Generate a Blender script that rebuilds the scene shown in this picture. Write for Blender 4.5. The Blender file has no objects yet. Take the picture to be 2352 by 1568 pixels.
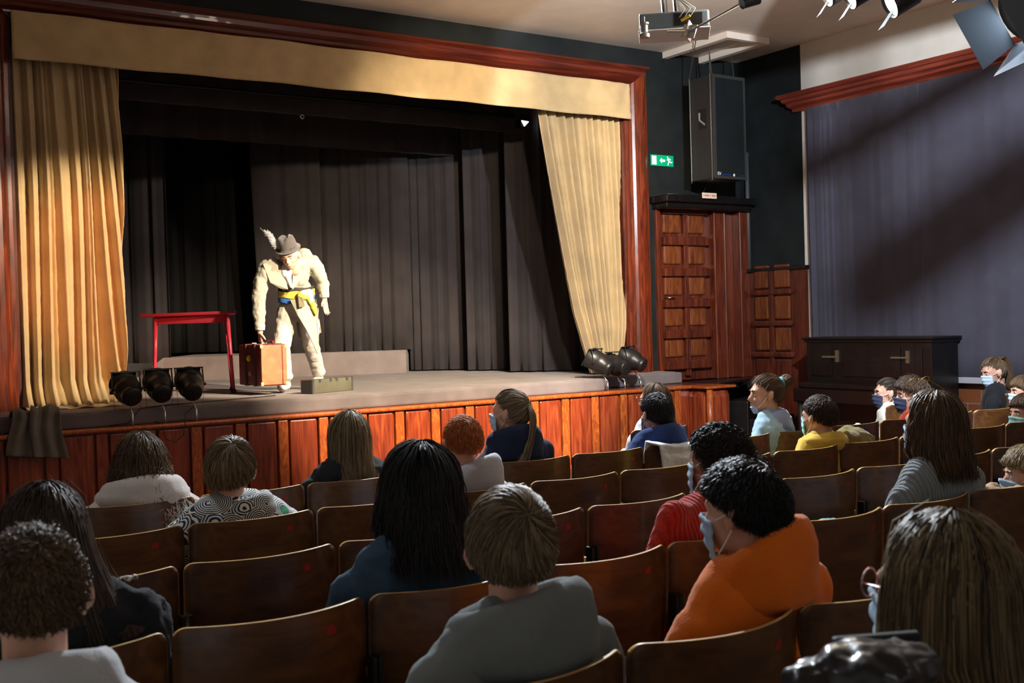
import bpy, math, random
import numpy as np
from mathutils import Vector, Matrix, Euler
C = bpy.context.scene.collection
SC = bpy.context.scene
PI = math.pi
rnd = random.Random(7)
rng = np.random.default_rng(7)

# ------------------------------------------------------------ camera
H = 1.47
F = 2543.56
YAW, PITCH, ROLL = 0.57869, 0.01714, -0.02797
fw = Vector((math.sin(YAW)*math.cos(PITCH), math.cos(YAW)*math.cos(PITCH), -math.sin(PITCH)))
r0 = Vector((math.cos(YAW), -math.sin(YAW), 0)); u0 = r0.cross(fw)
ri = r0*math.cos(ROLL) + u0*math.sin(ROLL); up = -r0*math.sin(ROLL) + u0*math.cos(ROLL)
cd = bpy.data.cameras.new('camera'); cam = bpy.data.objects.new('camera', cd); C.objects.link(cam)
cam.matrix_world = Matrix(((ri.x, up.x, -fw.x, 0), (ri.y, up.y, -fw.y, 0), (ri.z, up.z, -fw.z, H), (0, 0, 0, 1)))
cd.sensor_width = 36; cd.lens = 36*F/2352; cd.clip_start = .05; cd.clip_end = 100
cd.dof.use_dof = True; cd.dof.focus_distance = 7.0; cd.dof.aperture_fstop = 7.0
SC.camera = cam
def at(px, py, D):                      # a surveyed point of the hall: image position and depth
    return Vector((0, 0, H)) + (ri*((px-1176)/F) - up*((py-784)/F) + fw)*D

# ------------------------------------------------------------ world, light, exposure
w = bpy.data.worlds.new('world'); SC.world = w; w.use_nodes = True
w.node_tree.nodes['Background'].inputs[0].default_value = (.75, .85, 1, 1)
w.node_tree.nodes['Background'].inputs[1].default_value = .004
SC.view_settings.view_transform = 'Standard'; SC.view_settings.look = 'None'
SC.view_settings.gamma = 1; SC.view_settings.use_curve_mapping = False
SC.view_settings.exposure = 0.0
def spot(name, loc, tgt, power, col, deg, blend=.3, rad=.06):
    l = bpy.data.lights.new(name, 'SPOT'); l.energy = power; l.color = col
    l.spot_size = math.radians(deg); l.spot_blend = blend; l.shadow_soft_size = rad
    o = bpy.data.objects.new(name, l); C.objects.link(o); o.location = loc
    o.rotation_euler = (Vector(tgt)-Vector(loc)).to_track_quat('-Z', 'Y').to_euler()
    return o
def area(name, loc, tgt, power, col, sx, sy):
    l = bpy.data.lights.new(name, 'AREA'); l.energy = power; l.color = col; l.shape = 'RECTANGLE'; l.size = sx; l.size_y = sy
    o = bpy.data.objects.new(name, l); C.objects.link(o); o.location = loc
    o.rotation_euler = (Vector(tgt)-Vector(loc)).to_track_quat('-Z', 'Y').to_euler()
    return o
COOL = (.82, .91, 1)
spot('stage_spot_center', (4.9, 4.0, 4.05), (5.2, 9.9, 1.05), 5600, (1, .84, .60), 40, .5)
spot('stage_spot_actor', (6.6, 4.4, 4.0), (4.0, 9.8, 1.6), 2900, (1, .90, .74), 17, .6)
spot('stage_spot_left', (5.2, 4.4, 4.0), (1.95, 9.8, 1.85), 3000, (1, .83, .58), 19.5, .5)
spot('stage_spot_amber', (1.0, 4.4, 4.0), (2.3, 9.8, 1.9), 800, (1, .30, .10), 17, .6)
spot('stage_spot_right', (4.0, 4.2, 3.9), (6.4, 9.6, 2.6), 2000, (1, .84, .62), 48, .7)
spot('drape_fill_spot', (6.6, 5.0, 4.0), (3.75, 13.5, 2.3), 1300, (1, .88, .78), 15, .4)  # extra spot added to brighten the left back drape
WL = (5.0, 3.4, 3.75)
spot('wall_wash_spot', WL, (9.59, 7.0, 2.5), 1700, COOL, 92, .12, .03)
spot('audience_wash_spot', (4.6, 7.2, 4.3), (3.4, 2.6, .8), 2300, COOL, 88, .8, .15)
spot('audience_side_spot', (.6, 5.2, 4.2), (2.6, 2.6, .8), 120, COOL, 100, .8, .2)
area('rear_fill_area', (4.5, -1.5, 4.35), (4.8, 1.5, 0), 24, (1, .95, .90), 3, 1.5)  # unseen area fill added to lift the backs of the audience
l_ = bpy.data.lights.new('warm_fill_point', 'POINT'); l_.energy = 45; l_.color = (1, .82, .62); l_.shadow_soft_size = .25  # added point fill, stands in for light leaking from the fixtures
o_ = bpy.data.objects.new('warm_fill_point', l_); C.objects.link(o_); o_.location = (4.6, 4.6, 3.3)
spot('ceiling_fill_spot', (5.2, 6.2, 2.7), (5.3, 6.4, 4.5), 230, (1, .90, .79), 138, 1, .2)  # upward spot in mid-air, added to brighten the ceiling

# ------------------------------------------------------------ materials
def mat(name, col, rough=.6, metal=0, spec=.5, emis=None, coat=0):
    m = bpy.data.materials.new(name); m.use_nodes = True
    b = m.node_tree.nodes['Principled BSDF']
    b.inputs['Base Color'].default_value = (*col, 1); b.inputs['Roughness'].default_value = rough
    b.inputs['Metallic'].default_value = metal; b.inputs['Specular IOR Level'].default_value = spec
    b.inputs['Coat Weight'].default_value = coat
    if emis: b.inputs['Emission Color'].default_value = (*emis[0], 1); b.inputs['Emission Strength'].default_value = emis[1]
    return m
def nd(m, t, **k):
    n = m.node_tree.nodes.new(t)
    for a, v in k.items():
        if a in n.inputs: n.inputs[a].default_value = v
        else: setattr(n, a, v)
    return n
def lk(m, a, b): m.node_tree.links.new(a, b)
def ramp(m, fac, stops):
    r = nd(m, 'ShaderNodeValToRGB'); e = r.color_ramp.elements
    while len(e) < len(stops): e.new(.5)
    for q, (p, c) in zip(e, stops): q.position = p; q.color = (*c, 1)
    lk(m, fac, r.inputs[0]); return r
def coords(m, scale=(1, 1, 1)):
    tc = nd(m, 'ShaderNodeTexCoord'); mp = nd(m, 'ShaderNodeMapping'); mp.inputs['Scale'].default_value = scale
    lk(m, tc.outputs['Object'], mp.inputs[0]); return mp.outputs[0]
def bsdf(m): return m.node_tree.nodes['Principled BSDF']
def addbump(m, h, strength=.3, dist=.01):
    b = nd(m, 'ShaderNodeBump'); b.inputs['Strength'].default_value = strength; b.inputs['Distance'].default_value = dist
    lk(m, h, b.inputs['Height']); lk(m, b.outputs[0], bsdf(m).inputs['Normal'])
def wood(name, c1, c2, c3, stretch=(14, 14, 1.1), rough=.3, coat=.3, bump=.05, dist=1.2):
    m = mat(name, c2, rough, coat=coat); v = coords(m, stretch)
    n = nd(m, 'ShaderNodeTexNoise', Scale=2.2, Detail=7, Distortion=dist); lk(m, v, n.inputs['Vector'])
    r = ramp(m, n.outputs[0], ((.3, c1), (.52, c2), (.72, c3))); lk(m, r.outputs[0], bsdf(m).inputs['Base Color'])
    n2 = nd(m, 'ShaderNodeTexNoise', Scale=3.0, Detail=4); lk(m, coords(m, (1, 1, 1)), n2.inputs['Vector'])
    rr = nd(m, 'ShaderNodeMapRange'); rr.inputs[3].default_value = rough*.7; rr.inputs[4].default_value = rough*1.5
    lk(m, n2.outputs[0], rr.inputs[0]); lk(m, rr.outputs[0], bsdf(m).inputs['Roughness'])
    addbump(m, n.outputs[0], bump, .01); return m
def cloth(name, col, var=.25, scale=90, rough=.9, bump=.35, sheen=.2, fold=0):
    m = mat(name, col, rough, spec=.2); v = coords(m)
    n = nd(m, 'ShaderNodeTexNoise', Scale=4.0, Detail=5); lk(m, v, n.inputs['Vector'])
    d = tuple(c*(1-var) for c in col); l = tuple(min(1, c*(1+var)) for c in col)
    r = ramp(m, n.outputs[0], ((.3, d), (.7, l))); lk(m, r.outputs[0], bsdf(m).inputs['Base Color'])
    n2 = nd(m, 'ShaderNodeTexNoise', Scale=float(scale), Detail=3); lk(m, v, n2.inputs['Vector'])
    addbump(m, n2.outputs[0], bump, .004)
    bsdf(m).inputs['Sheen Weight'].default_value = sheen; return m
def knit(name, col, freq=70, axis='X', bump=.8):
    m = mat(name, col, .95, spec=.1); v = coords(m)
    w_ = nd(m, 'ShaderNodeTexWave', Scale=float(freq)/6.28, Distortion=1.2, Detail=2); w_.bands_direction = axis
    lk(m, v, w_.inputs['Vector'])
    n = nd(m, 'ShaderNodeTexNoise', Scale=160.0); lk(m, v, n.inputs['Vector'])
    a = nd(m, 'ShaderNodeMath', operation='ADD'); lk(m, w_.outputs['Fac'], a.inputs[0]); lk(m, n.outputs[0], a.inputs[1])
    r = ramp(m, w_.outputs['Fac'], ((.1, tuple(c*.75 for c in col)), (.7, col))); lk(m, r.outputs[0], bsdf(m).inputs['Base Color'])
    addbump(m, a.outputs[0], bump, .006); bsdf(m).inputs['Sheen Weight'].default_value = .4; return m
def hairmat(name, a, b, rough=.38):
    m = mat(name, a, rough+.12, spec=.35); g = nd(m, 'ShaderNodeNewGeometry')
    r = ramp(m, g.outputs['Random Per Island'], ((0, a), (.75, b), (1, tuple(min(1, x*1.5) for x in b))))
    lk(m, r.outputs[0], bsdf(m).inputs['Base Color']); return m
M = {}
M['red_wood'] = wood('red_varnished_wood', (.12, .016, .006), (.27, .042, .013), (.42, .09, .024), (9, 9, .9), .3, .35)
M['red_wood_x'] = wood('red_varnished_moulding', (.045, .007, .004), (.10, .014, .006), (.16, .026, .010), (.5, 9, 9), .3, .3)
M['frame_wood'] = wood('deep_varnished_column_wood', (.055, .010, .004), (.15, .024, .008), (.25, .05, .014), (9, 9, .9), .24, .4)
M['orange_wood'] = wood('flamed_orange_wood', (.22, .04, .010), (.42, .085, .016), (.62, .17, .03), (10, 10, 2.5), .3, .35, dist=3)
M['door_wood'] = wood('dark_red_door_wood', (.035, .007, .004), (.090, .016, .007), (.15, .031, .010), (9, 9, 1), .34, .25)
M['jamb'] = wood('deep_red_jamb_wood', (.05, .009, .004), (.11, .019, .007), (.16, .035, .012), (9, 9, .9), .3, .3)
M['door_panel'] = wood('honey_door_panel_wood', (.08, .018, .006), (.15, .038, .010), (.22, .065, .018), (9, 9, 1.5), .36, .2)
M['seat_wood'] = wood('brown_plywood', (.055, .019, .005), (.095, .035, .008), (.14, .056, .014), (1.0, 12, 9), .36, .12, .03)
M['seat_side'] = wood('brown_plywood_edge', (.10, .045, .014), (.16, .07, .02), (.22, .10, .03), (3, 20, 20), .4, .1, .02)
M['seat_edge'] = wood('pale_plywood_edge', (.45, .25, .07), (.62, .38, .12), (.75, .5, .2), (3, 20, 20), .32, .2, .02)
M['gold'] = cloth('gold_velour', (.50, .355, .18), .14, 60, .85, .35, .5)
M['hem'] = cloth('cream_curtain_lining', (.66, .55, .36), .1, 60, .85, .2, .2)
M['recess_shade'] = cloth('shaded_recess_drape', (.007, .006, .006), .15, 80, .95, .2, .0)  # shade of the recess put into a darker drape colour
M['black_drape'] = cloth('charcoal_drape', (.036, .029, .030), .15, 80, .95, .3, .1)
M['border'] = cloth('black_border_cloth', (.05, .042, .042), .3, 30, .8, .3, .1)
M['blue_drape'] = cloth('slate_blue_drape', (.060, .056, .078), .10, 60, .9, .25, .15)
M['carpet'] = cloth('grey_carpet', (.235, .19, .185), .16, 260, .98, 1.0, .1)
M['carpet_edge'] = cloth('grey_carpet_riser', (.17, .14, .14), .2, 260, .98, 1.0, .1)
M['black_wall'] = cloth('matt_black_green_paint', (.0125, .0150, .0155), .25, 40, .6, .15, 0)
M['cream'] = cloth('cream_plaster', (.62, .57, .50), .05, 25, .8, .12, 0)
M['ceiling'] = cloth('beige_ceiling_paint', (.78, .66, .55), .05, 18, .7, .1, 0)
M['floor'] = wood('worn_brown_floor', (.04, .022, .012), (.08, .045, .025), (.12, .07, .04), (6, .7, 6), .5, .1)
M['black'] = mat('black_painted_metal', (.012, .012, .013), .42, .2)
M['black_satin'] = mat('black_lamp_enamel', (.03, .027, .025), .38, .5)
M['darkwood'] = wood('black_piano_lacquer', (.003, .002, .002), (.005, .0035, .003), (.008, .005, .004), (4, 4, 1), .35, .1, .02)
M['steel'] = mat('steel', (.55, .57, .58), .3, 1)
M['brass'] = mat('tarnished_brass', (.30, .22, .14), .45, .8)
M['white'] = mat('white_plastic', (.8, .8, .8), .5)
M['grey_plastic'] = mat('grey_blue_plastic', (.10, .13, .17), .4)
M['red'] = mat('red_paint', (.62, .05, .085), .3)
M['red_dot'] = mat('red_number_disc', (.32, .02, .012), .5)
M['green'] = mat('green_sign', (.0, .30, .14), .4, emis=((.0, .30, .14), .35))
M['sign_white'] = mat('white_sign_graphic', (.85, .9, .88), .4, emis=((.85, .9, .88), .35))
M['glow'] = mat('lit_lamp_lens', (1, 1, 1), .5, emis=((.92, .97, 1), 18))
M['glow_warm'] = mat('lit_lamp_lens_warm', (1, .8, .5), .5, emis=((1, .8, .5), 14))
M['suit_brown'] = wood('red_brown_leather', (.10, .008, .006), (.17, .018, .012), (.24, .03, .018), (3, 3, 3), .35, .2)
M['suit_tan'] = wood('tan_leather', (.34, .095, .03), (.44, .13, .045), (.50, .17, .065), (3, 3, 3), .5, .1)
M['case'] = cloth('olive_grey_case_fabric', (.10, .09, .06), .15, 120, .7, .3, 0)
M['case_dark'] = mat('black_case_end', (.03, .03, .03), .5)
M['yellow'] = mat('yellow_sticker', (.75, .5, .03), .5)
M['eye'] = mat('eye_white', (.7, .68, .65), .2); M['iris'] = mat('dark_iris', (.03, .02, .015), .15)
M['mask_blue'] = cloth('surgical_mask_blue', (.33, .46, .58), .06, 120, .8, .15, 0)
M['mask_pale'] = cloth('surgical_mask_pale', (.45, .58, .72), .06, 120, .8, .15, 0)
M['mask_teal'] = cloth('surgical_mask_teal', (.35, .68, .66), .06, 120, .8, .15, 0)
M['mask_navy'] = cloth('navy_cloth_mask', (.035, .045, .085), .1, 120, .9, .2, 0)
M['strap_white'] = mat('white_elastic', (.8, .8, .82), .7)
M['jeans'] = cloth('dark_denim', (.02, .03, .055), .2, 140)
M['glass_rim'] = mat('thin_metal_rim', (.25, .18, .12), .3, .8)
m = mat('brick_tiles', (.25, .08, .03), .5); br = nd(m, 'ShaderNodeTexBrick', Scale=1.0)
br.inputs['Color1'].default_value = (.13, .035, .012, 1); br.inputs['Color2'].default_value = (.20, .065, .018, 1); br.inputs['Mortar'].default_value = (.16, .12, .10, 1)
br.inputs['Brick Width'].default_value = .30; br.inputs['Row Height'].default_value = .14; br.inputs['Mortar Size'].default_value = .006
tc = nd(m, 'ShaderNodeTexCoord'); sx = nd(m, 'ShaderNodeSeparateXYZ'); cx_ = nd(m, 'ShaderNodeCombineXYZ')
lk(m, tc.outputs['Object'], sx.inputs[0]); lk(m, sx.outputs['Y'], cx_.inputs['X']); lk(m, sx.outputs['Z'], cx_.inputs['Y']); lk(m, cx_.outputs[0], br.inputs['Vector'])
lk(m, br.outputs[0], bsdf(m).inputs['Base Color']); M['brick'] = m

# ------------------------------------------------------------ mesh helpers
class MB:
    def __init__(s): s.v = []; s.f = []; s.mi = []; s.k = 0
    def add(s, v, f, mi=None):
        n = len(s.v); s.v += [tuple(p) for p in v]; s.f += [tuple(n+i for i in q) for q in f]; s.mi += [s.k if mi is None else mi]*len(f); return s
    def box(s, a, b, mi=None):
        x0, y0, z0 = a; x1, y1, z1 = b
        if x0 > x1: x0, x1 = x1, x0
        if y0 > y1: y0, y1 = y1, y0
        if z0 > z1: z0, z1 = z1, z0
        return s.add([(x0, y0, z0), (x1, y0, z0), (x1, y1, z0), (x0, y1, z0), (x0, y0, z1), (x1, y0, z1), (x1, y1, z1), (x0, y1, z1)],
                     [(0, 3, 2, 1), (4, 5, 6, 7), (0, 1, 5, 4), (1, 2, 6, 5), (2, 3, 7, 6), (3, 0, 4, 7)], mi)
    def obox(s, m_, a, b, mi=None):
        t = MB().box(a, b); return s.add([m_ @ Vector(p) for p in t.v], t.f, mi)
    def tube(s, pts, r, n=10, caps=True, mi=None):
        pts = [Vector(p) for p in pts]; rr = r if isinstance(r, (list, tuple)) else [r]*len(pts)
        v = []; pu = None
        for i, p in enumerate(pts):
            t = (pts[min(i+1, len(pts)-1)]-pts[max(i-1, 0)]).normalized()
            if pu is None: pu = t.orthogonal().normalized()
            u = (pu-t*pu.dot(t)).normalized(); pu = u; q = t.cross(u)
            v += [p+(u*math.cos(2*PI*k/n)+q*math.sin(2*PI*k/n))*rr[i] for k in range(n)]
        f = [(i*n+k, i*n+(k+1) % n, (i+1)*n+(k+1) % n, (i+1)*n+k) for i in range(len(pts)-1) for k in range(n)]
        if caps: f += [tuple(range(n))[::-1], tuple((len(pts)-1)*n+k for k in range(n))]
        return s.add(v, f, mi)
    def lathe(s, prof, m_=Matrix(), n=24, mi=None, caps=True):
        v = []; 
        for (r, z) in prof: v += [m_ @ Vector((r*math.cos(2*PI*k/n), r*math.sin(2*PI*k/n), z)) for k in range(n)]
        L = len(prof); f = [(i*n+k, i*n+(k+1) % n, (i+1)*n+(k+1) % n, (i+1)*n+k) for i in range(L-1) for k in range(n)]
        if caps: f += [tuple(range(n))[::-1], tuple((L-1)*n+k for k in range(n))]
        return s.add(v, f, mi)
    def ell(s, c, r, rot=None, nu=16, nv=10):
        R = rot or Matrix.Identity(3); c = Vector(c); v = []
        for j in range(1, nv):
            for i in range(nu):
                a = 2*PI*i/nu; b = PI*j/nv
                v.append(c+R @ Vector((r[0]*math.sin(b)*math.cos(a), r[1]*math.sin(b)*math.sin(a), r[2]*math.cos(b))))
        v += [c+R @ Vector((0, 0, r[2])), c+R @ Vector((0, 0, -r[2]))]; T = len(v)-2; Bm = T+1
        f = [(j*nu+i, (j+1)*nu+i, (j+1)*nu+(i+1) % nu, j*nu+(i+1) % nu) for j in range(nv-2) for i in range(nu)]
        f += [(T, i, (i+1) % nu) for i in range(nu)] + [(Bm, (nv-2)*nu+(i+1) % nu, (nv-2)*nu+i) for i in range(nu)]
        return s.add(v, f)
    def cap(s, p0, p1, ra, rb, n=14):
        p0 = Vector(p0); p1 = Vector(p1); d = p1-p0; L = d.length or 1e-6; q = d.to_track_quat('Z', 'Y').to_matrix().to_4x4(); q.translation = p0
        pr = [(ra*math.sin(t*PI/2/4), -ra*math.cos(t*PI/2/4)) for t in range(0, 5)] + [(rb*math.cos(t*PI/2/4), L+rb*math.sin(t*PI/2/4)) for t in range(0, 5)]
        pr[0] = (ra*.02, -ra); pr[-1] = (rb*.02, L+rb)
        return s.lathe(pr, q, n)
    def chain(s, pts, rr):
        for i in range(len(pts)-1): s.cap(pts[i], pts[i+1], rr[i], rr[i+1])
        return s
    def grid(s, fn, nu, nv, mi=None):
        v = [fn(i/nu, j/nv) for j in range(nv+1) for i in range(nu+1)]
        f = [(j*(nu+1)+i, j*(nu+1)+i+1, (j+1)*(nu+1)+i+1, (j+1)*(nu+1)+i) for j in range(nv) for i in range(nu)]
        return s.add(v, f, mi)
    def prism(s, poly, y0, y1, mi=None):      # poly in x,z extruded along y
        n = len(poly); v = [(x, y0, z) for x, z in poly]+[(x, y1, z) for x, z in poly]
        return s.add(v, [tuple(range(n)), tuple(range(2*n-1, n-1, -1))]+[(i, i+n, (i+1) % n+n, (i+1) % n) for i in range(n)], mi)
    def xf(s, m_): s.v = [tuple(m_ @ Vector(p)) for p in s.v]; return s
    def build(s, name, ms, parent=None, smooth=False, bevel=0, solid=0, sub=0, voxel=0, smit=0, wr=None):
        me = bpy.data.meshes.new(name); me.from_pydata(s.v, [], s.f); 
        ms = ms if isinstance(ms, (list, tuple)) else [ms]
        for q in ms: me.materials.append(q)
        if len(ms) > 1: me.polygons.foreach_set('material_index', s.mi)
        if smooth or voxel: me.polygons.foreach_set('use_smooth', [True]*len(me.polygons))
        me.update(); o = bpy.data.objects.new(name, me); C.objects.link(o)
        if parent: o.parent = parent
        if voxel:
            r = o.modifiers.new('r', 'REMESH'); r.mode = 'VOXEL'; r.voxel_size = voxel; r.use_smooth_shade = True
            if smit: q = o.modifiers.new('s', 'SMOOTH'); q.factor = .5; q.iterations = smit
        if wr:
            t = bpy.data.textures.new(name+'_folds', 'CLOUDS'); t.noise_scale = wr[0]; t.noise_depth = 2
            q = o.modifiers.new('d', 'DISPLACE'); q.texture = t; q.strength = wr[1]; q.mid_level = .5; q.texture_coords = 'LOCAL'
        if sub: q = o.modifiers.new('u', 'SUBSURF'); q.levels = q.render_levels = sub
        if solid: q = o.modifiers.new('t', 'SOLIDIFY'); q.thickness = solid; q.offset = 0
        if bevel: q = o.modifiers.new('b', 'BEVEL'); q.width = bevel; q.segments = 2; q.limit_method = 'ANGLE'
        return o
def tag(o, label, cat, group=None):
    o['label'] = label; o['category'] = cat
    if group: o['group'] = group
    return o
def thing(name, label, cat, loc=(0, 0, 0), rotz=0, group=None):
    o = bpy.data.objects.new(name, None); C.objects.link(o); o.location = loc; o.rotation_euler = (0, 0, rotz)
    return tag(o, label, cat, group)
def struct(o): o['kind'] = 'structure'; return o
def copy_tree(o, parent=None):
    c = o.copy(); C.objects.link(c); c.parent = parent
    for ch in [x for x in bpy.data.objects if x.parent == o]: copy_tree(ch, c)
    return c

# ------------------------------------------------------------ the hall
XL, XR, YB, YP, ZC = -1.0, 9.59, -3.5, 9.60, 4.49
YS, ZL, ZP = 8.82, .75, .87           # stage front, lip level, carpet level
def fl(y): return max(0, (4.7-y)*.015)
b = MB(); b.add([(XL, YB, fl(YB)), (XR, YB, fl(YB)), (XR, 4.7, 0), (XL, 4.7, 0), (XR, YP, 0), (XL, YP, 0)], [(0, 1, 2, 3), (3, 2, 4, 5)])
b.add([(XL, YB, -.1), (XR, YB, -.1), (XR, YP, -.1), (XL, YP, -.1)], [(3, 2, 1, 0)]); struct(b.build('floor', M['floor']))
b = MB().box((XL-.2, YB-.2, ZC), (XR+.2, YP+.3, ZC+.2)); struct(b.build('ceiling', M['ceiling']))
struct(MB().box((XL-.2, YB, -.1), (XL, YP, ZC)).build('wall_left', M['cream']))
struct(MB().box((XL-.2, YB-.2, -.1), (XR+.2, YB, ZC)).build('wall_back', M['cream']))
# proscenium wall, black, with the stage opening and the doorway beside it
b = MB()
b.box((XL, YP, -.1), (1.35, YP+.25, ZC)); b.box((1.35, YP, 4.15), (8.0, YP+.25, ZC)); b.box((8.0, YP, 0), (8.24, YP+.25, ZC)); b.box((8.24, YP, 2.72), (XR, YP+.25, ZC)); b.box((8.24, YP+.1, .0), (XR, YP+.25, 2.72))
struct(b.build('wall_front', M['black_wall']))
# right wall: black painted end, plaster, brick below the sill
b = MB(); b.box((XR, 8.615, 0), (XR+.2, YP+.25, ZC), 0); b.box((XR, YB, .82), (XR+.2, 8.615, ZC), 1); b.box((XR, YB, -.1), (XR+.2, 8.615, .76), 2)
struct(b.build('wall_right', [M['black_wall'], M['cream'], M['brick']]))
struct(MB().box((XR-.10, YB, .76), (XR, 8.2, .82)).build('trim_1', mat('grey_stone_sill', (.35, .34, .38), .6), bevel=.006))
# stage house behind
b = MB(); b.box((-.2, YP+.25, 0), (0, 15.5, 6)); b.box((9.9, YP+.25, 0), (10.1, 15.5, 6)); b.box((-.2, 15.5, 0), (10.1, 15.7, 6)); b.box((-.2, YP+.25, 6), (10.1, 15.7, 6.1)); b.box((-.2, YP, ZC), (10.1, YP+.25, 6.1))
struct(b.build('wall_stagehouse', M['border']))

# stage
st = thing('stage', 'wide raised stage with red wood panelled front and grey carpet deck', 'stage', (0, 0, 0))
MB().box((1.0, YS+.03, 0), (8.02, YS+.08, ZL-.03)).build('backing_board', M['red_wood'], st)
MB().box((XL+.02, YS+.08, .02), (8.38, YP-.003, ZL-.002)).build('stage_body', M['door_wood'], st)
MB().box((XL+.02, YS+.03, 0), (1.0, YS+.08, ZL-.03)).build('backing_board', M['door_wood'], st)
b = MB(); b.tube([(1.0, YS-.012, ZL-.018), (8.03, YS-.012, ZL-.018)], .019, 12); b.box((1.0, YS-.012, ZL-.035), (8.03, YS+.1, ZL)); b.build('nosing', M['orange_wood'], st)
b = MB(); b.box((1.0, YS-.015, .0), (8.02, YS+.03, .05)); b.build('skirting', M['red_wood'], st, bevel=.006)
for k in range(-5, 14):
    xc = 3.082+.3655*k
    MB().box((xc-.043, YS-.004, .05), (xc+.043, YS+.03, ZL-.045)).build('batten', M['orange_wood'] if k > -3 else M['red_wood'], st, bevel=.008)
    if k < 13: MB().box((xc+.062, YS-.002, .05), (xc+.303, YS+.03, ZL-.05)).build('front_panel', M['red_wood'], st, bevel=.012)
b = MB(); b.prism([(8.0, 0), (8.37, 0), (8.37, ZL-.03), (8.0, ZL-.03)], YS-.26, YS+.1); b.build('corner_panel', M['red_wood'], st, bevel=.09)
MB().tube([(8.03, YS-.27, .02), (8.03, YS-.27, ZL-.04)], .035, 10).build('corner_batten', M['orange_wood'], st, True)
b = MB(); b.prism([(7.98, YS-.29), (8.40, YS-.29), (8.40, YS+.1), (7.98, YS+.1)], 0, .03)
b.xf(Matrix(((1, 0, 0, 0), (0, 0, 1, 0), (0, 1, 0, ZL-.033), (0, 0, 0, 1)))); b.build('corner_cap', M['orange_wood'], st, bevel=.012)
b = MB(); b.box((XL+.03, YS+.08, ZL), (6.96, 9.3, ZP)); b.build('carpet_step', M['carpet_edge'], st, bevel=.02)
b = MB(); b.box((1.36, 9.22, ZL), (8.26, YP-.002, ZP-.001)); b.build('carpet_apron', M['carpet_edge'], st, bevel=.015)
b = MB(); b.box((XL+.05, YS+.1, ZP), (6.93, 9.32, ZP+.004)); b.box((1.36, 9.32, ZP), (8.24, YP-.003, ZP+.004)); b.build('carpet_top', M['carpet'], st)
b = MB(); b.box((.0, YP+.25, 0), (9.9, 15.5, ZP+.003)); b.box((1.36, YP, 0), (7.99, YP+.25, ZP+.003)); struct(b.build('floor', M['carpet']))
rs = [at(300, 857, 13.0), at(340, 840, 13.2), at(375, 820, 13.4), at(540, 815.5, 13.5), at(760, 809, 13.8), at(932, 804, 14.0)]
b = MB(); v = []
zz = [.885, 1.03, 1.16, 1.16, 1.16, 1.16]
for p, z in zip(rs, zz): v += [(p.x, p.y, ZP-.02), (p.x, p.y, z), (p.x+.8, p.y+1.3, z), (p.x+.8, p.y+1.3, ZP-.02)]
n = len(rs); f = [(4*i+a, 4*i+4+a, 4*i+4+(a+1) % 4, 4*i+(a+1) % 4) for i in range(n-1) for a in range(4)]+[(0, 1, 2, 3), (4*n-1, 4*n-2, 4*n-3, 4*n-4)]
b.add(v, f); tag(b.build('rear_platform', M['carpet']), 'low grey carpeted platform under the black drapes at back of stage', 'platform')
# steps down from the landing beside the stage
st2 = thing('corner_steps', 'dark wooden steps running down beside the right end of the stage', 'steps')
d1 = Vector((.89, .45, 0)).normalized(); n1 = Vector((d1.y, -d1.x, 0))
base = Vector((8.42, 8.82, 0))
v = [(8.41, YS-.02, ZL-.03), (9.02, 9.08, ZL-.03), (XR-.15, 9.12, ZL-.03), (XR-.15, YP-.17, ZL-.03), (8.41, YP-.17, ZL-.03)]
b = MB(); b.add(v+[(x, y, z+.03) for x, y, z in v], [(4, 3, 2, 1, 0), (5, 6, 7, 8, 9)]+[(i, (i+1) % 5, (i+1) % 5+5, i+5) for i in range(5)]); b.build('landing', M['darkwood'], st2)
for k in range(3):
    z = .56-.19*k; o0 = Vector((8.39, 8.72, 0))+n1*(.27*k); 
    a = o0; c = o0+d1*(.80); a2 = o0+n1*.27+d1*(.13*k); c2 = c+n1*.27
    pts = [o0, c, c2, o0+n1*.27]
    b = MB(); b.add([(p.x, p.y, 0 if q == 0 else z) for q in (0, 1) for p in pts], [(3, 2, 1, 0), (4, 5, 6, 7)]+[(i, (i+1) % 4, (i+1) % 4+4, i+4) for i in range(4)])
    b.build('step', M['darkwood'], st2, bevel=.01)

# proscenium frame
pf = thing('proscenium_frame', 'glossy red wooden moulding framing the stage opening', 'frame')
def profile_sweep(prof, ends, name, m_):       # prof: (u across, d depth towards hall) swept between two mitred ends
    b = MB(); n = len(prof); v = []
    for e in ends: v += [e(u, d) for u, d in prof]
    b.add(v, [(i, i+1, n+i+1, n+i) for i in range(n-1)]+[tuple(range(n))[::-1], tuple(range(n, 2*n))]); return b.build(name, m_, pf)
col = [(0, 0), (0, .04), (.03, .05)]+[(.16-.125*math.cos(t*PI/10), .05+.075*math.sin(t*PI/10)) for t in range(11)]+[(.30, .05), (.305, .035), (.33, .03), (.33, 0)]
profile_sweep(col, [lambda u, d: (7.81+u, YP-d, ZP-.1), lambda u, d: (7.81+u, YP-d, 4.02+u*.75)], 'side_column', M['frame_wood'])
profile_sweep(col, [lambda u, d: (1.53-u, YP-d, ZL), lambda u, d: (1.53-u, YP-d, 4.02+u*.75)], 'side_column', M['frame_wood'])
top = [(0, 0), (0, .05), (.03, .06), (.05, .055), (.06, .03)]+[(.06+.10*t/5, .03+.09*math.sin(t/5*PI/2)) for t in range(6)]+[(.18, .125), (.2, .11), (.22, .13), (.245, .12), (.245, 0)]
profile_sweep(top, [lambda u, d: (1.53-u, YP-d, 4.02+u), lambda u, d: (7.81+u*1.34, YP-d, 4.02+u)], 'top_moulding', M['red_wood_x'])
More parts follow.
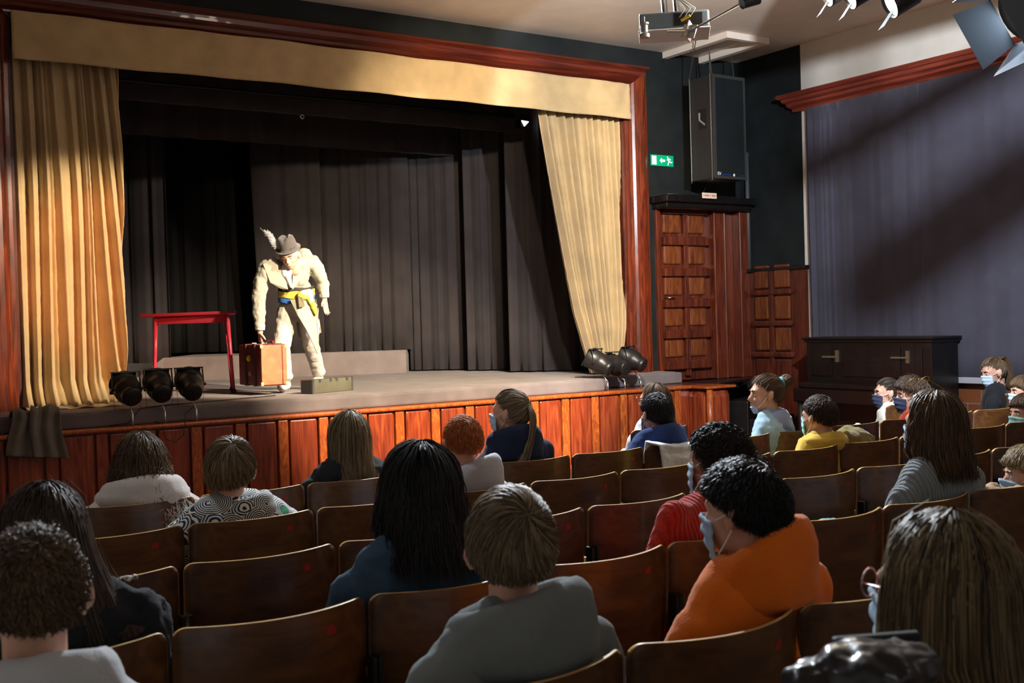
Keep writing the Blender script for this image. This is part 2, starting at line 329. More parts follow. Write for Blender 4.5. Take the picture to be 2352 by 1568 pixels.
MB().box((1.53, YP, ZP+.005), (1.56, YP+.25, 4.05)).build('reveal', M['door_wood'], pf); MB().box((7.79, YP, ZP+.005), (7.81, YP+.25, 4.05)).build('reveal', M['door_wood'], pf)

# gold valance and curtains
def wav(x, amps): return sum(a*math.sin(f*x+p) for a, f, p in amps)
def val(i, j):
    x = 1.555+6.27*i; z = 4.055-.385*j
    y = YP-.13+.006*math.sin(x*5)+.010*math.exp(-((j-.12)/.08)**2)*math.sin(x*9+3*math.sin(x*2.3))
    y += .012*math.exp(-((x-1.7-.25*j)/.05)**2)*(1-j) - .01*(j > .80)
    if x > 7.4: y += .012*math.sin(x*30+j*4)*(x-7.4)/.4*(1-j)
    z += (.006*math.sin(x*1.7)+.004*math.sin(x*7)) + (.02*math.sin(x*2.1+1)*.3)
    return (x, y, z)
vl = MB().grid(val, 260, 20).build('valance', M['gold'], None, True, solid=.006)
tag(vl, 'flat gold cloth valance across the top of the stage opening', 'valance')
b = MB().tube([(1.5, YP-.10, 4.045), (7.84, YP-.10, 4.045)], .012, 8); b.build('rail', M['steel'], vl)
PL = [(.0, .0)]
def pleat(s, seed, n):                        # irregular rounded pleats
    ph = n*2*PI*s+1.3*math.sin(6.1*s+seed)+.9*math.sin(15.7*s+2*seed)
    return math.sin(ph)*.75+.25*math.sin(2.3*ph+seed)
def curtL(i, j):
    j2 = j**.9; z = 3.80-(3.80-ZP-.03)*j
    xl = 1.545; xr = 2.42-.02*j+.01*math.sin(5*j)
    slant = .16*max(0, j-.35)**1.3; s = i+slant*math.sin(PI*min(1, i*1.1))*1.1
    x = xl+(xr-xl)*i; amp = .038+.048*j+.012*math.sin(9*i)
    y = YP+.10+amp*pleat(s+.0, 1.0, 9.5-2.2*j)
    if j > .93: q = (j-.93)/.07; y -= .20*q**1.5*(1.05-abs(i-.55)); z = max(z, ZP+.015+.01*math.sin(30*i)*(1-q)+.01)
    y -= .05*j
    return (x, y, z)
c1 = MB().grid(curtL, 200, 70).build('stage_curtain', M['gold'], None, True, solid=.004, wr=(.05, .008))
tag(c1, 'gold stage curtain hanging full length at the left post and pooling on the deck', 'curtain')
def hemL(i, j): 
    x = 1.56+.72*i; return (x, YP-.13-.09*j+.015*math.sin(11*i+1)-.02*i, ZP+.012+.018*(1-j)+.008*math.sin(23*i)*(j))
MB().grid(hemL, 60, 4).build('hem', M['hem'], c1, True, solid=.006)
def curtR(i, j):
    z = 3.72-(3.72-ZP-.02)*j
    xl = 6.73+.56*j**1.1+.12*max(0, j-.75)*2.0*1.2; xr = 7.80-.02*j-.25*max(0, j-.82)*1.2+.03*math.sin(PI*j)
    x = xl+(xr-xl)*i; amp = .062+.040*j-.025*max(0, j-.8)*4
    return (x, YP+.07+amp*pleat(i+.05*j*math.sin(PI*i), 2.4, 10.5), z)
c2 = MB().grid(curtR, 180, 60).build('stage_curtain', M['gold'], None, True, solid=.004, wr=(.05, .010))
tag(c2, 'gold stage curtain drawn to the right column and gathered narrow at its foot', 'curtain')

# black drapes at the back of the stage
def drape(name, a, c, z0, z1, n, amp, label, seed, flare=0, mm='black_drape', thick=.004):
    a = Vector(a); c = Vector(c); d = (c-a); L = d.length; d.normalize(); nn = Vector((d.y, -d.x, 0))
    def fn(i, j):
        p = a+d*(L*i+flare*j**2*(1-i)); q = nn*(amp*pleat(i, seed, n)*(.6+.4*j)); return (p.x+q.x, p.y+q.y, z1+(z0-z1)*j)
    o = MB().grid(fn, max(24, int(n*14)), 10).build(name, M[mm], None, True, solid=thick); return tag(o, label, 'curtain', 'black stage drapes')
def xy(px, py, D): p = at(px, py, D); return (p.x, p.y, 0)
drape('black_drape', xy(270, 600, 13.55), xy(386, 600, 13.45), 1.10, 5.2, 3, .03, 'charcoal drape panel beside the left gold curtain, behind the red table', 1)
drape('black_drape', xy(386, 600, 14.7), xy(600, 600, 14.7), 1.19, 5.2, 6, .03, 'drape darkened for recess shade between two greyer panels, right of the red table', 2, 0, 'recess_shade')
drape('black_drape', xy(576, 500, 13.9), xy(738, 500, 13.85), 1.165, 5.2, 2.2, .025, 'smooth charcoal drape panel hanging directly behind the actor', 3, .10)
drape('black_drape', xy(738, 500, 14.1), xy(940, 500, 14.2), 1.165, 5.2, 6, .045, 'pleated charcoal drape right of the actor, ending over the rear platform', 4)
drape('black_drape', xy(932, 500, 14.35), xy(1075, 500, 14.2), ZP+.02, 5.2, 4.5, .04, 'pleated charcoal drape reaching the deck right of the rear platform', 5)
drape('black_drape', xy(1063, 500, 13.9), xy(1180, 500, 13.7), ZP+.02, 5.2, 3.4, .05, 'black drape folded forward near the right wing, second from the gold curtain', 6)
drape('black_drape', xy(1163, 500, 13.2), xy(1400, 500, 12.9), ZP+.02, 5.2, 6, .05, 'black wing drape next to the right gold curtain', 7)
b = drape('border_cloth', (1.2, 11.0, 0), (9.0, 11.0, 0), 3.72, 3.90, 14, .012, 'narrow black border cloth stretched across the stage above the drapes', 8, 0, 'border'); b['group'] = ''; del b['group']
MB().tube([(1.2, 11.0, 3.91), (9.0, 11.0, 3.91)], .02, 8).build('batten', M['black'], b)
b = drape('border_cloth', (1.2, 12.3, 0), (9.0, 12.3, 0), 3.62, 5.2, 20, .03, 'tall black border cloth hiding the top of the drapes', 9, 0, 'black_drape'); del b['group']
p = at(1203, 282, 11.0); p = Vector((0, 0, H))+(p-Vector((0, 0, H)))*(10.86/p.y)
t = thing('stage_floodlight', 'small white glowing lamp hanging under the border near the right curtain', 'stage light', p)
b = MB(); b.prism([(-.05, .02), (.05, .012), (-.01, -.045)], -.03, -.025); b.build('lens', M['glow'], t)
b = MB(); b.box((-.06, -.025, -.06), (.06, .08, .03)); b.tube([(0, .01, .03), (0, .01, 3.915-p.z)], .008, 6); b.build('housing', M['black'], t)
p = at(694, 268, 11.2)
tag(MB().tube([(p.x+.02*math.cos(a/8*2*PI), p.y, p.z+.02*math.sin(a/8*2*PI)) for a in range(9)], .006, 6).build('cable_ring', M['steel'], None, True), 'tiny steel ring on the black border above the actor', 'ring')

# stairs-side door wall and panelling
dr = struct(MB().box((8.30, YP+.03, ZL), (9.06, YP+.08, 2.72)).build('door_1', M['door_wood']))
ph = [(1.02+.355*k, 1.02+.355*k+.26) for k in range(5)]
for z0, z1 in ph:
    for x0, x1 in ((8.37, 8.64), (8.74, 9.00)):
        b = MB().box((x0, YP-.0, z0), (x1, YP+.04, z1)); b.build('door_panel', M['door_panel'], dr, bevel=.025)
for k in range(6):
    z = .93+.355*k
    b = MB(); b.prism([(8.34, z-.05), (9.03, z-.05), (9.03, z+.04), (8.95, z+.055), (8.78, z+.055), (8.685, z+.035), (8.6, z+.055), (8.42, z+.055), (8.34, z+.04)], YP-.05, YP+.05); b.build('rail', M['door_wood'], dr, bevel=.008)
b = MB(); b.box((8.655, YP-.03, ZL+.05), (8.72, YP+.05, 2.7)); b.build('mullion', M['door_wood'], dr, bevel=.008)
b = MB().tube([(8.36, YP-.01, 1.70), (8.36, YP-.08, 1.70), (8.44, YP-.08, 1.70)], .010, 8); b.build('handle', M['steel'], dr, True)
b = MB(); b.box((8.235, YP-.04, ZL), (8.30, YP+.1, 2.72)); b.box((9.06, YP-.10, ZL), (9.22, YP+.1, 2.72)); b.box((9.22, YP-.05, ZL), (9.40, YP+.1, 2.72)); b.tube([(9.06, YP-.1, ZL), (9.06, YP-.1, 2.72)], .018, 8); b.tube([(9.22, YP-.1, ZL), (9.22, YP-.1, 2.72)], .014, 8); b.box((9.40, YP-.16, ZL), (XR, YP+.1, 2.72)); b.tube([(9.41, YP-.16, ZL), (9.41, YP-.16, 2.72)], .014, 8)
struct(b.build('trim_2', M['jamb'], bevel=.006))
ca = thing('door_canopy', 'dark wooden canopy shelf above the panelled door', 'canopy', (0, 0, 0))
b = MB().box((8.17, YP-.30, 2.76), (9.56, YP, 2.84)); b.box((8.20, YP-.26, 2.70), (9.52, YP, 2.76)); b.build('shelf', M['darkwood'], ca, bevel=.012)
MB().tube([(8.2, YP-.28, 2.845), (8.5, YP-.27, 2.86), (8.62, YP-.25, 2.85), (8.75, YP-.26, 2.88), (8.79, YP-.32, 3.02)], .006, 6).build('cable', M['black'], ca, True)
sg = thing('notice_plate', 'small cream plate with faded red lettering on the door canopy', 'sign', (8.77, YP-.335, 2.84))
MB().box((-.11, -.01, -.032), (.11, .0, .032)).build('plate', mat('cream_plate', (.75, .58, .48), .5), sg, bevel=.004)
b = MB()
for x0, wd in ((-.095, .008), (-.075, .012), (-.058, .012), (-.041, .012), (-.024, .012), (.006, .010), (.035, .012), (.052, .012), (.069, .012), (.092, .006)):
    b.box((x0, -.0125, -.010), (x0+wd, -.0105, .010))
b.build('lettering', mat('faded_red_ink', (.45, .15, .10), .6), sg)
# wainscot on the right wall
wn = thing('wall_panelling', 'dark red wooden wainscot with square panels in the corner by the door', 'panelling')
MB().box((XR-.05, 8.57, 0), (XR-.005, YP-.1, 2.0)).build('backboard', M['door_wood'], wn)
MB().box((XR-.09, 8.54, 1.98), (XR-.005, YP-.1, 2.02)).build('cap_rail', M['darkwood'], wn, bevel=.008)
for k in range(4):
    z = .70+.36*k
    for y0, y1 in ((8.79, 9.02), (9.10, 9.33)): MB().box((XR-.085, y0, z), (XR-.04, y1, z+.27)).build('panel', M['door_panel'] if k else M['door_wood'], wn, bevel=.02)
for k in range(3): MB().box((XR-.11, 8.75, .97+.36*k+.01), (XR-.04, 9.37, .97+.36*k+.08)).build('rail', M['door_wood'], wn, bevel=.02)
MB().box((XR-.10, 9.03, .6), (XR-.04, 9.09, 1.98)).build('mullion', M['door_wood'], wn, bevel=.006)
MB().tube([(XR-.03, 9.45, 2.02), (XR-.03, 9.45, 2.66), (XR-.03, 9.45, 3.4)], .025, 10).build('conduit', mat('dark_grey_pipe', (.06, .065, .07), .5), wn, True)

# exit sign
p = Vector((8.20, YP-.01, 3.20)); W_, H_ = .335, .125
ex = thing('exit_sign', 'green emergency exit sign with arrow and running figure beside the column', 'sign', (8.20, YP-.004, 3.195))
MB().box((0, -.012, 0), (W_, 0, H_)).build('sign_plate', M['green'], ex, bevel=.003)
b = MB(); b.box((.014, -.0135, .014), (.078, -.0125, H_-.014)); b.build('door_symbol', M['sign_white'], ex)
b = MB(); b.prism([(.125, .0625), (.162, .095), (.162, .075), (.208, .075), (.208, .05), (.162, .05), (.162, .03)], -.0135, -.0125); b.build('arrow', M['sign_white'], ex)
b = MB(); b.ell((.245, -.013, .105), (.009, .001, .009))
for a, c, r in (((.252, .093), (.268, .055), .010), ((.255, .09), (.235, .07), .005), ((.262, .088), (.285, .083), .005), ((.285, .083), (.292, .07), .005), ((.266, .057), (.252, .033), .006), ((.252, .033), (.250, .012), .006), ((.268, .057), (.292, .045), .006), ((.292, .045), (.315, .052), .006)):
    a = Vector((a[0], -.013, a[1])); c = Vector((c[0], -.013, c[1])); n = (c-a).cross(Vector((0, 1, 0))).normalized()*r
    b.add([a+n, c+n, c-n, a-n], [(0, 1, 2, 3)])
b.build('running_figure', M['sign_white'], ex)

# hanging loudspeaker
e0 = at(1641, 410, 12.10); e0.z = 2.985
pr_ = at(1708, 178, 12.36); pl_ = at(1585, 185, 12.42)
fx = Vector((pr_.x-e0.x, pr_.y-e0.y, 0)); lx = Vector((pl_.x-e0.x, pl_.y-e0.y, 0)); dx = fx.normalized(); dy = Vector((-dx.y, dx.x, 0))
wdt = fx.length; dep = .36
sp = thing('loudspeaker', 'tall black loudspeaker cabinet hanging from the ceiling above the door', 'loudspeaker', e0, math.atan2(dx.y, dx.x))
MB().box((0, 0, 0), (wdt, dep, 1.135)).build('cabinet', mat('black_speaker_vinyl', (.020, .018, .017), .5), sp, bevel=.012)
b = MB(); b.box((.03, -.012, .03), (wdt-.03, .0, 1.10)); b.build('grille', cloth('black_grille_cloth', (.008, .010, .011), .2, 200, .8, .6, 0), sp)
b = MB(); b.box((.0, -.014, .0), (.03, .0, 1.135)); b.box((wdt-.03, -.014, 0), (wdt, 0, 1.135)); b.box((.03, -.014, 0), (wdt-.03, 0, .03)); b.box((.03, -.014, 1.1), (wdt-.03, 0, 1.135)); b.build('frame', mat('worn_black_edge', (.03, .03, .03), .5), sp)
b = MB(); b.box((-.004, .10, .56), (.012, .22, .78)); hd = b.build('handle_recess', M['black'], sp)
MB().tube([(-.008, .12, .60), (-.008, .20, .66), (-.008, .2, .74)], .012, 8).build('handle', mat('grey_handle', (.2, .19, .18), .5), hd)
b = MB(); b.box((.10, -.016, .036), (.24, -.012, .052)); b.box((wdt-.10, -.016, .036), (wdt-.05, -.012, .05)); b.build('logo_strip', mat('blue_strip', (.01, .03, .12), .4), sp)
def text(s, size, name, m_, parent, loc, rot=(PI/2, 0, 0), ext=.001):
    cu = bpy.data.curves.new(name, 'FONT'); cu.body = s; cu.size = size; cu.extrude = ext; cu.materials.append(m_)
    o = bpy.data.objects.new(name+'_font', cu); C.objects.link(o); bpy.context.view_layer.update()
    me = bpy.data.meshes.new_from_object(o.evaluated_get(bpy.context.evaluated_depsgraph_get())); bpy.data.objects.remove(o)
    o = bpy.data.objects.new(name, me); C.objects.link(o); o.parent = parent; o.location = loc; o.rotation_euler = rot; return o
text('EV', .05, 'logo', M['white'], sp, (.035, -.016, .035))
b = MB().ell((.29, -.016, .045), (.014, .003, .016)); b.build('badge', M['white'], sp)
b = MB()
for yy in (.02, .34): b.tube([(-.012, yy, -.02), (-.012, yy, 1.15)], .006, 6)
b.build('strap', M['steel'], sp)
b = MB()
for xx, yy, ex_, ey in ((-.012, .34, -.18, .05), (-.012, .02, -.012, .02), (.10, .1, .06, .1), (wdt-.05, .1, wdt+.02, .2)): b.tube([(xx, yy, 1.14), (ex_, ey, ZC-e0.z-.02)], .006, 6)
b.build('hanging_chain', mat('dull_chain', (.1, .09, .07), .5, .6), sp)
# ceiling battens above it
hf = thing('ceiling_batten_frame', 'beige timber frame on the ceiling above the loudspeaker', 'frame')
for nm_, a, c in (('long_batten', (8.42, 8.56, ZC), (8.50, 9.6, ZC-.07)), ('long_batten', (8.97, 8.56, ZC), (9.05, 9.6, ZC-.07)), ('cross_batten', (8.50, 8.56, ZC), (8.97, 8.63, ZC-.07))):
    MB().box(a, c).build(nm_, M['ceiling'], hf, bevel=.004)

# ------------------------------------------------------------ right wall: pelmet, curtains, piano
pm = thing('curtain_pelmet', 'red wooden pelmet moulding running above the blue wall curtains', 'pelmet')
b = MB(); prof = [(0, 0), (.16, 0), (.17, .02), (.15, .045), (.13, .05), (.12, .08), (.09, .10), (.085, .13), (.05, .155), (.04, .19), (0, .19)]
v = []; n = len(prof)
for y in (YB+.02, 8.66): v += [(XR-d_*1.25, y+(d_*.9 if y > 0 else 0), 3.93-z_) for d_, z_ in prof]
b.add(v, [(i, i+1, n+i+1, n+i) for i in range(n-1)]+[(n-1, 0, n, 2*n-1)]+[tuple(range(n))[::-1], tuple(range(n, 2*n))]); b.build('moulding', M['red_wood_x'] if 0 else wood('pelmet_wood', (.13, .02, .012), (.22, .035, .02), (.30, .06, .03), (9, .6, 9), .4, .15), pm)
def bc(y0, y1, seed, n, label, amp=.02):
    def fn(i, j):
        y = y0+(y1-y0)*i; a_ = amp*(1 if i < .25 else .55)
        return (XR-.09+a_*pleat(i, seed, n), y+.012*math.sin(3*j+seed), 3.74-(3.74-.80)*j)
    o = MB().grid(fn, int(n*16), 12).build('wall_curtain', M['blue_drape'], None, True, solid=.004); return tag(o, label, 'curtain', 'blue wall curtains')
bc(8.48, 8.10, 1, 4, 'narrow gathered blue curtain strip nearest the white wall edge', .03)
bc(8.12, 7.02, 2, 5, 'slate blue curtain behind the piano, left of the thin seam', .012)
bc(7.03, 5.2, 3, 5, 'slate blue curtain right of the thin seam, beyond the piano end', .012)
bc(5.22, 2.6, 4, 8, 'slate blue curtain nearest the camera on the right wall')
# piano
PX, PY0, PY1 = 9.05, 6.60, 8.14
pn = thing('upright_piano', 'black upright piano with brass candle arms against the blue curtain', 'piano', (0, 0, 0))
b = MB(); b.box((PX, PY0, .12), (XR-.13, PY1, 1.20)); b.build('case', M['darkwood'], pn, bevel=.008)
b = MB(); b.box((PX-.03, PY0-.04, 1.20), (XR-.12, PY1+.04, 1.225)); b.box((PX-.015, PY0-.02, 1.17), (XR-.12, PY1+.02, 1.20)); b.build('lid', M['darkwood'], pn, bevel=.006)
b = MB(); b.box((PX-.24, PY0+.02, .56), (PX, PY1-.02, .70)); b.build('keyboard_shelf', M['darkwood'], pn, bevel=.01)
b = MB(); b.box((PX-.21, PY0+.06, .70), (PX, PY1-.06, .76)); b.build('fallboard', M['darkwood'], pn, bevel=.015)
for y in (PY0+.08, PY1-.08): MB().tube([(PX-.19, y, 0), (PX-.19, y, .2), (PX-.19, y, .56)], [.03, .045, .035], 10).build('leg', M['darkwood'], pn, True)
for y in (PY0+.03, PY1-.03): MB().box((PX-.1, y-.03, 0), (XR-.14, y+.03, .12)).build('foot', M['darkwood'], pn)
for y in (7.72, 6.86):
    b = MB(); b.box((PX-.02, y-.015, .97), (PX, y+.02, 1.09)); b.tube([(PX-.02, y, 1.02), (PX-.03, y+.18, 1.02)], .012, 8); b.build('candle_arm', M['brass'], pn)
for y0, y1 in ((PY0+.1, 6.78), (6.95, 7.65), (7.8, PY1-.08)): MB().box((PX-.012, y0, .82), (PX+.0, y1, 1.13)).build('front_panel', M['darkwood'], pn, bevel=.006)

# ------------------------------------------------------------ ceiling equipment
PJ = at(1548, 60, 6.5)
pj = thing('projector', 'grey ceiling projector with lens and dangling cables', 'projector', PJ, -.72)
b = MB(); b.box((-.20, -.14, -.05), (.20, .14, .05)); b.build('casing', M['grey_plastic'], pj, bevel=.012)
b = MB(); b.box((-.205, -.145, -.056), (.205, .145, -.048)); b.build('base_trim', M['white'], pj, bevel=.003)
b = MB(); b.box((.0, -.143, -.035), (.16, -.138, .035)); b.build('socket_panel', M['black'], pj)
MB().tube([(.04, -.15, -.01), (.09, -.17, .01)], .008, 8).build('plug', M['yellow'], pj)
b = MB(); b.box((-.06, -.05, .05), (.02, .03, .06))
for x_ in (-.05, .02): b.tube([(x_, 0, .05), (x_-.02, .02, .35), (-.02, .02, ZC-PJ.z)], .018, 8)
b.build('ceiling_mount', M['black'], pj)
b = MB()
for s_ in range(3):
    b.tube([(.02+.03*s_, -.13, .0), (.06+.03*s_, -.17, .05), (.02+.01*s_, -.12, .12), (-.06+.02*s_, -.02, .24), (-.04, .01, .5)], .005, 6)
b.build('cable', mat('grey_cable', (.3, .32, .33), .5), pj, True)
b = MB().lathe([(.03, 0), (.032, .02), (.022, .03), (.022, .07), (.028, .075), (.028, .085), (.004, .09), (.004, .12)], Matrix.Translation((-.17, -.17, -.10)), 16); b.build('hanging_cup', M['steel'], pj)
rd = thing('steel_rod_arm', 'thin steel rod with clamp reaching from the projector to a dark fixture', 'rod')
a, c = at(1583, 72, 6.2), at(1712, 2, 5.9)
MB().tube([a, c], .007, 8).build('rod', M['steel'], rd)
b = MB(); q = Matrix.Translation(a) @ Euler((.2, .3, .5)).to_matrix().to_4x4(); b.obox(q, (-.045, -.004, -.045), (.045, .004, .045)); b.obox(q, (-.004, -.04, -.04), (.004, .04, .04)); b.tube([a, at(1532, 72, 6.2)], .006, 6); b.build('bracket', M['steel'], rd)
b = MB(); q = Matrix.Translation(at(1722, 2, 5.9)); b.lathe([(.03, -.05), (.035, .05)], q @ Euler((.3, 1.2, 0)).to_matrix().to_4x4(), 14); b.tube([at(1722, 2, 5.9), Vector((at(1722, 2, 5.9).x, at(1722, 2, 5.9).y, ZC))], .012, 8); b.build('fixture', M['black'], rd)

def barn_spot(loc, aim, s, label, lens='glow', flaps=True, grp='ceiling stage lights'):
    t = thing('stage_light', label, 'stage light', loc, 0, grp); q = Vector(aim).to_track_quat('Z', 'Y').to_matrix().to_4x4()
    MB().lathe([(.09*s, -.22*s), (.11*s, -.20*s), (.12*s, .02*s), (.125*s, .04*s), (.118*s, .042*s), (.11*s, .01*s)], q, 20).build('body', M['black_satin'], t, True)
    MB().lathe([(.001, .012*s), (.112*s, .012*s), (.112*s, .016*s)], q, 20, caps=False).build('lens', M[lens], t)
    if 1:
        for k in (range(4) if flaps is True else (2,)):
            r_ = Matrix.Rotation(k*PI/2, 4, 'Z'); w0 = .12*s*(1 if flaps is True else .5); L = .17*s; ang = .5
            b = MB(); c0 = [(-w0, w0, .045*s), (w0, w0, .045*s), (w0*1.25, w0+L*math.sin(ang), .045*s+L*math.cos(ang)), (-w0*1.25, w0+L*math.sin(ang), .045*s+L*math.cos(ang))]
            b.add([q @ r_ @ Vector(p_) for p_ in c0], [(0, 1, 2, 3)]); b.build('barn_door', M['grey_plastic'], t, solid=.003)
    b = MB()
    for sx_ in (-1, 1): b.tube([q @ Vector((sx_*.13*s, 0, -.08*s)), q @ Vector((sx_*.13*s, 0, -.08*s))+Vector((0, 0, .2*s))], .008, 6)
    a_ = q @ Vector((-.13*s, 0, -.08*s))+Vector((0, 0, .2*s)); c_ = q @ Vector((.13*s, 0, -.08*s))+Vector((0, 0, .2*s)); b.tube([a_, c_], .01, 6); m_ = (a_+c_)/2
    b.tube([m_, (m_.x, m_.y, ZC-loc[2])], .014, 8); b.build('yoke', M['black'], t); return t
L1 = at(2352, 24, 5.1)
barn_spot(L1, (-.76, .44, -.48), 1.0, 'large ceiling spotlight with open barn doors at the top right corner')
for px_, py_, D_, ln, lab in ((2052, 6, 5.6, 'glow', 'ceiling spotlight with bright lens, left neighbour of the large barn door light'), (1958, -12, 6.0, 'glow', 'ceiling spotlight half cut by the picture top, middle of the row'), (1905, -16, 6.4, 'glow_warm', 'ceiling spotlight showing only an amber tip, leftmost of the row')):
    barn_spot(at(px_, py_, D_), (-.76, .46, -.46), .6, lab, ln, False)

Lw = Vector(WL); b1 = [Vector((9.5, 8.6, 3.02)), Vector((9.5, 6.0, 3.80))]
tag(MB().tube([Lw+(p_-Lw)*.13 for p_ in b1], .024, 8).build('shadow_bar', M['black'], None, True), 'unseen black bar added to cast the upper shadow band on the curtains', 'bar')  # out-of-view bar added only for its diagonal shadow on the curtains
MB().tube([Lw+(b1[0]-Lw)*.13, ((Lw+(b1[0]-Lw)*.13).x, (Lw+(b1[0]-Lw)*.13).y, ZC)], .01, 6).build('hanger', M['black'], bpy.data.objects['shadow_bar'])
b2 = [Vector((9.5, 7.7, 1.7)), Vector((9.5, 5.7, 2.75))]
tag(MB().tube([Lw+(p_-Lw)*.10 for p_ in b2], .042, 8).build('shadow_bar', M['black'], None, True), 'thick unseen black bar added to cast the lower curtain shadow band', 'bar')  # second out-of-view bar, added for the lower shadow band
MB().tube([Lw+(b2[0]-Lw)*.10, ((Lw+(b2[0]-Lw)*.10).x, (Lw+(b2[0]-Lw)*.10).y, ZC)], .01, 6).build('hanger', M['black'], bpy.data.objects['shadow_bar.001'])
tag(MB().box((6.14, 3.85, 3.872), (6.15, 4.95, 4.2)).build('light_blocker', M['black'], None), 'unseen black plate added to cut the wash light off the upper wall', 'flag')  # out-of-view blocker added to shade the top of the right wall
MB().tube([(6.145, 4.3, 4.19), (6.145, 4.3, ZC)], .01, 6).build('hanger', M['black'], bpy.data.objects['light_blocker'])
# ------------------------------------------------------------ footlights on the stage lip
def footlight(x, z, yaw, tilt, label, grp):
    t = thing('footlight', label, 'stage light', (x, YS, ZL), 0, grp)
    zc = z-ZL+.01; d = Vector((math.sin(yaw)*math.cos(tilt), math.cos(yaw)*math.cos(tilt), math.sin(tilt)))
    q = d.to_track_quat('Z', 'Y').to_matrix().to_4x4(); q.translation = Vector((0, .14, zc)); q = q @ Matrix.Scale(1.08, 4)
    MB().lathe([(.005, -.145), (.062, -.145), (.070, -.138), (.072, -.11), (.070, -.09), (.094, -.05), (.098, -.02), (.098, .09), (.104, .092), (.104, .10), (.09, .10), (.085, .0)], q, 28, caps=False).build('can', M['black_satin'], t, True)
    b = MB()
    for k in range(6): a = k*PI/3; b.lathe([(.006, -.1465), (.006, -.1445)], q @ Matrix.Translation((.04*math.cos(a), .04*math.sin(a), 0)), 8)
    b.build('vent_hole', M['black'], t)
    b = MB(); g = .088; b.obox(q, (-g, -g, .10), (g, g, .112)); b.build('gel_frame', M['black'], t)
    u = q.to_3x3() @ Vector((1, 0, 0)); u.z = 0; u.normalize(); c = Vector((0, .14, zc)); upv = (q.to_3x3() @ Vector((0, 1, 0)));  upv = upv if upv.z > 0 else -upv
    b = MB(); a0 = c+u*.108; a1 = c-u*.108; hgt = Vector((0, .03, .135))
    b.tube([a0, a0+hgt], .006, 6); b.tube([a1, a1+hgt], .006, 6); mm = Matrix.Translation(c+hgt); mm = mm @ Matrix.Rotation(math.atan2(u.y, u.x), 4, 'Z'); b.obox(mm, (-.114, -.02, -.005), (.114, .02, .005)); b.build('yoke', M['black'], t)
    b = MB()
    for s_ in (-1, 1): b.tube([c+u*.105*s_, c+u*.125*s_], .012, 8)
    b.build('knob', M['black'], t)
    b = MB(); b.tube([(0, -.005, -.01), (0, -.005, .05), (0, .0, .055), (0, .0, .10)], [.009, .009, .012, .010], 8); b.tube([(0, 0, .10), c+Vector((0, -.02, -.095))], .004, 6); b.build('stand_pin', M['steel'], t, True)
    b = MB()
    for s_ in (-1, 1): b.tube([c+u*.108*s_, c+u*.095*s_+Vector((0, 0, -.2))], .0016, 5)
    b.tube([c+u*.095+Vector((0, 0, -.19)), c-u*.095+Vector((0, 0, -.19))], .0016, 5); b.build('wire_stand', M['black'], t)
    return t
g1 = 'footlights at the left of the stage lip'; g2 = 'footlights at the right of the stage lip'
footlight(2.22, 1.02, -.05, -.42*-1, 'black footlight nearest the left gold curtain', g1)
footlight(2.47, 1.03, .10, .42, 'middle one of three black footlights left of the suitcase', g1)
footlight(2.72, 1.03, .15, .42, 'black footlight closest to the red table leg, rightmost of the left three', g1)
footlight(6.90, 1.03, -.45, .50, 'black footlight left of two others under the right curtain', g2)
footlight(7.12, .99, -.15, .20, 'small black footlight facing back in the middle of the right trio', g2)
footlight(7.33, 1.04, -.45, .45, 'black footlight nearest the right glossy column', g2)
cb = MB().tube([(2.40, YS+.02, ZL+.02), (2.44, YS-.03, ZL-.02), (2.46, YS-.04, ZL-.12), (2.53, YS-.04, ZL-.15), (2.60, YS-.04, ZL-.10), (2.62, YS-.03, ZL), (2.64, YS+.03, ZL+.06), (2.72, YS+.05, ZL+.12)], .0035, 6).build('lamp_cable', M['black'], None, True)
tag(cb, 'thin black cable looping over the stage edge below the left footlights', 'cable')
cb = MB().tube([(2.05, YS+.04, ZL+.01), (2.2, YS+.05, ZL+.02), (2.3, YS+.08, ZL+.125), (2.55, YS+.2, ZP+.012), (2.9, YS+.3, ZP+.012), (3.6, YS+.55, ZP+.012)], .004, 6).build('lamp_cable', M['black'], None, True)
tag(cb, 'black cable lying across the carpet behind the left footlights', 'cable')

# cloth hanging over the stage corner
def coatf(x0, x1, zt, zb, yo, ph):
    def fn(i, j):
        x = x0+(x1-x0)*i+.02*math.sin(5*j+ph)+(i-.5)*.06*j
        if j < .4: q = j/.4; y = YS+.16-.22*q; z = ZL+.03+(zt-ZL-.03)*math.sin(q*PI*.75)+.015*math.sin(9*i+ph)
        else: q = (j-.4)/.6; y = YS-.055-.015*q; z0_ = ZL+.03+(zt-ZL-.03)*math.sin(.75*PI); z = z0_+(zb-.03*i-z0_)*q
        return (x, y+yo+.018*math.sin(14*i+2*j+ph), max(z, ZL+.02) if j < .3 else z)
    return fn
cl = MB().grid(coatf(1.35, 1.56, .92, .60, 0, 0), 40, 40).build('jacket', cloth('taupe_jacket', (.15, .125, .10), .2, 90), None, True, solid=.012, wr=(.06, .012))
MB().grid(coatf(1.50, 1.68, .94, .58, -.02, 2), 40, 40).build('sleeve', cloth('taupe_jacket_sleeve', (.17, .14, .115), .2, 90), cl, True, solid=.012, wr=(.06, .012))
tag(cl, 'taupe jacket draped over the left corner of the stage', 'jacket')

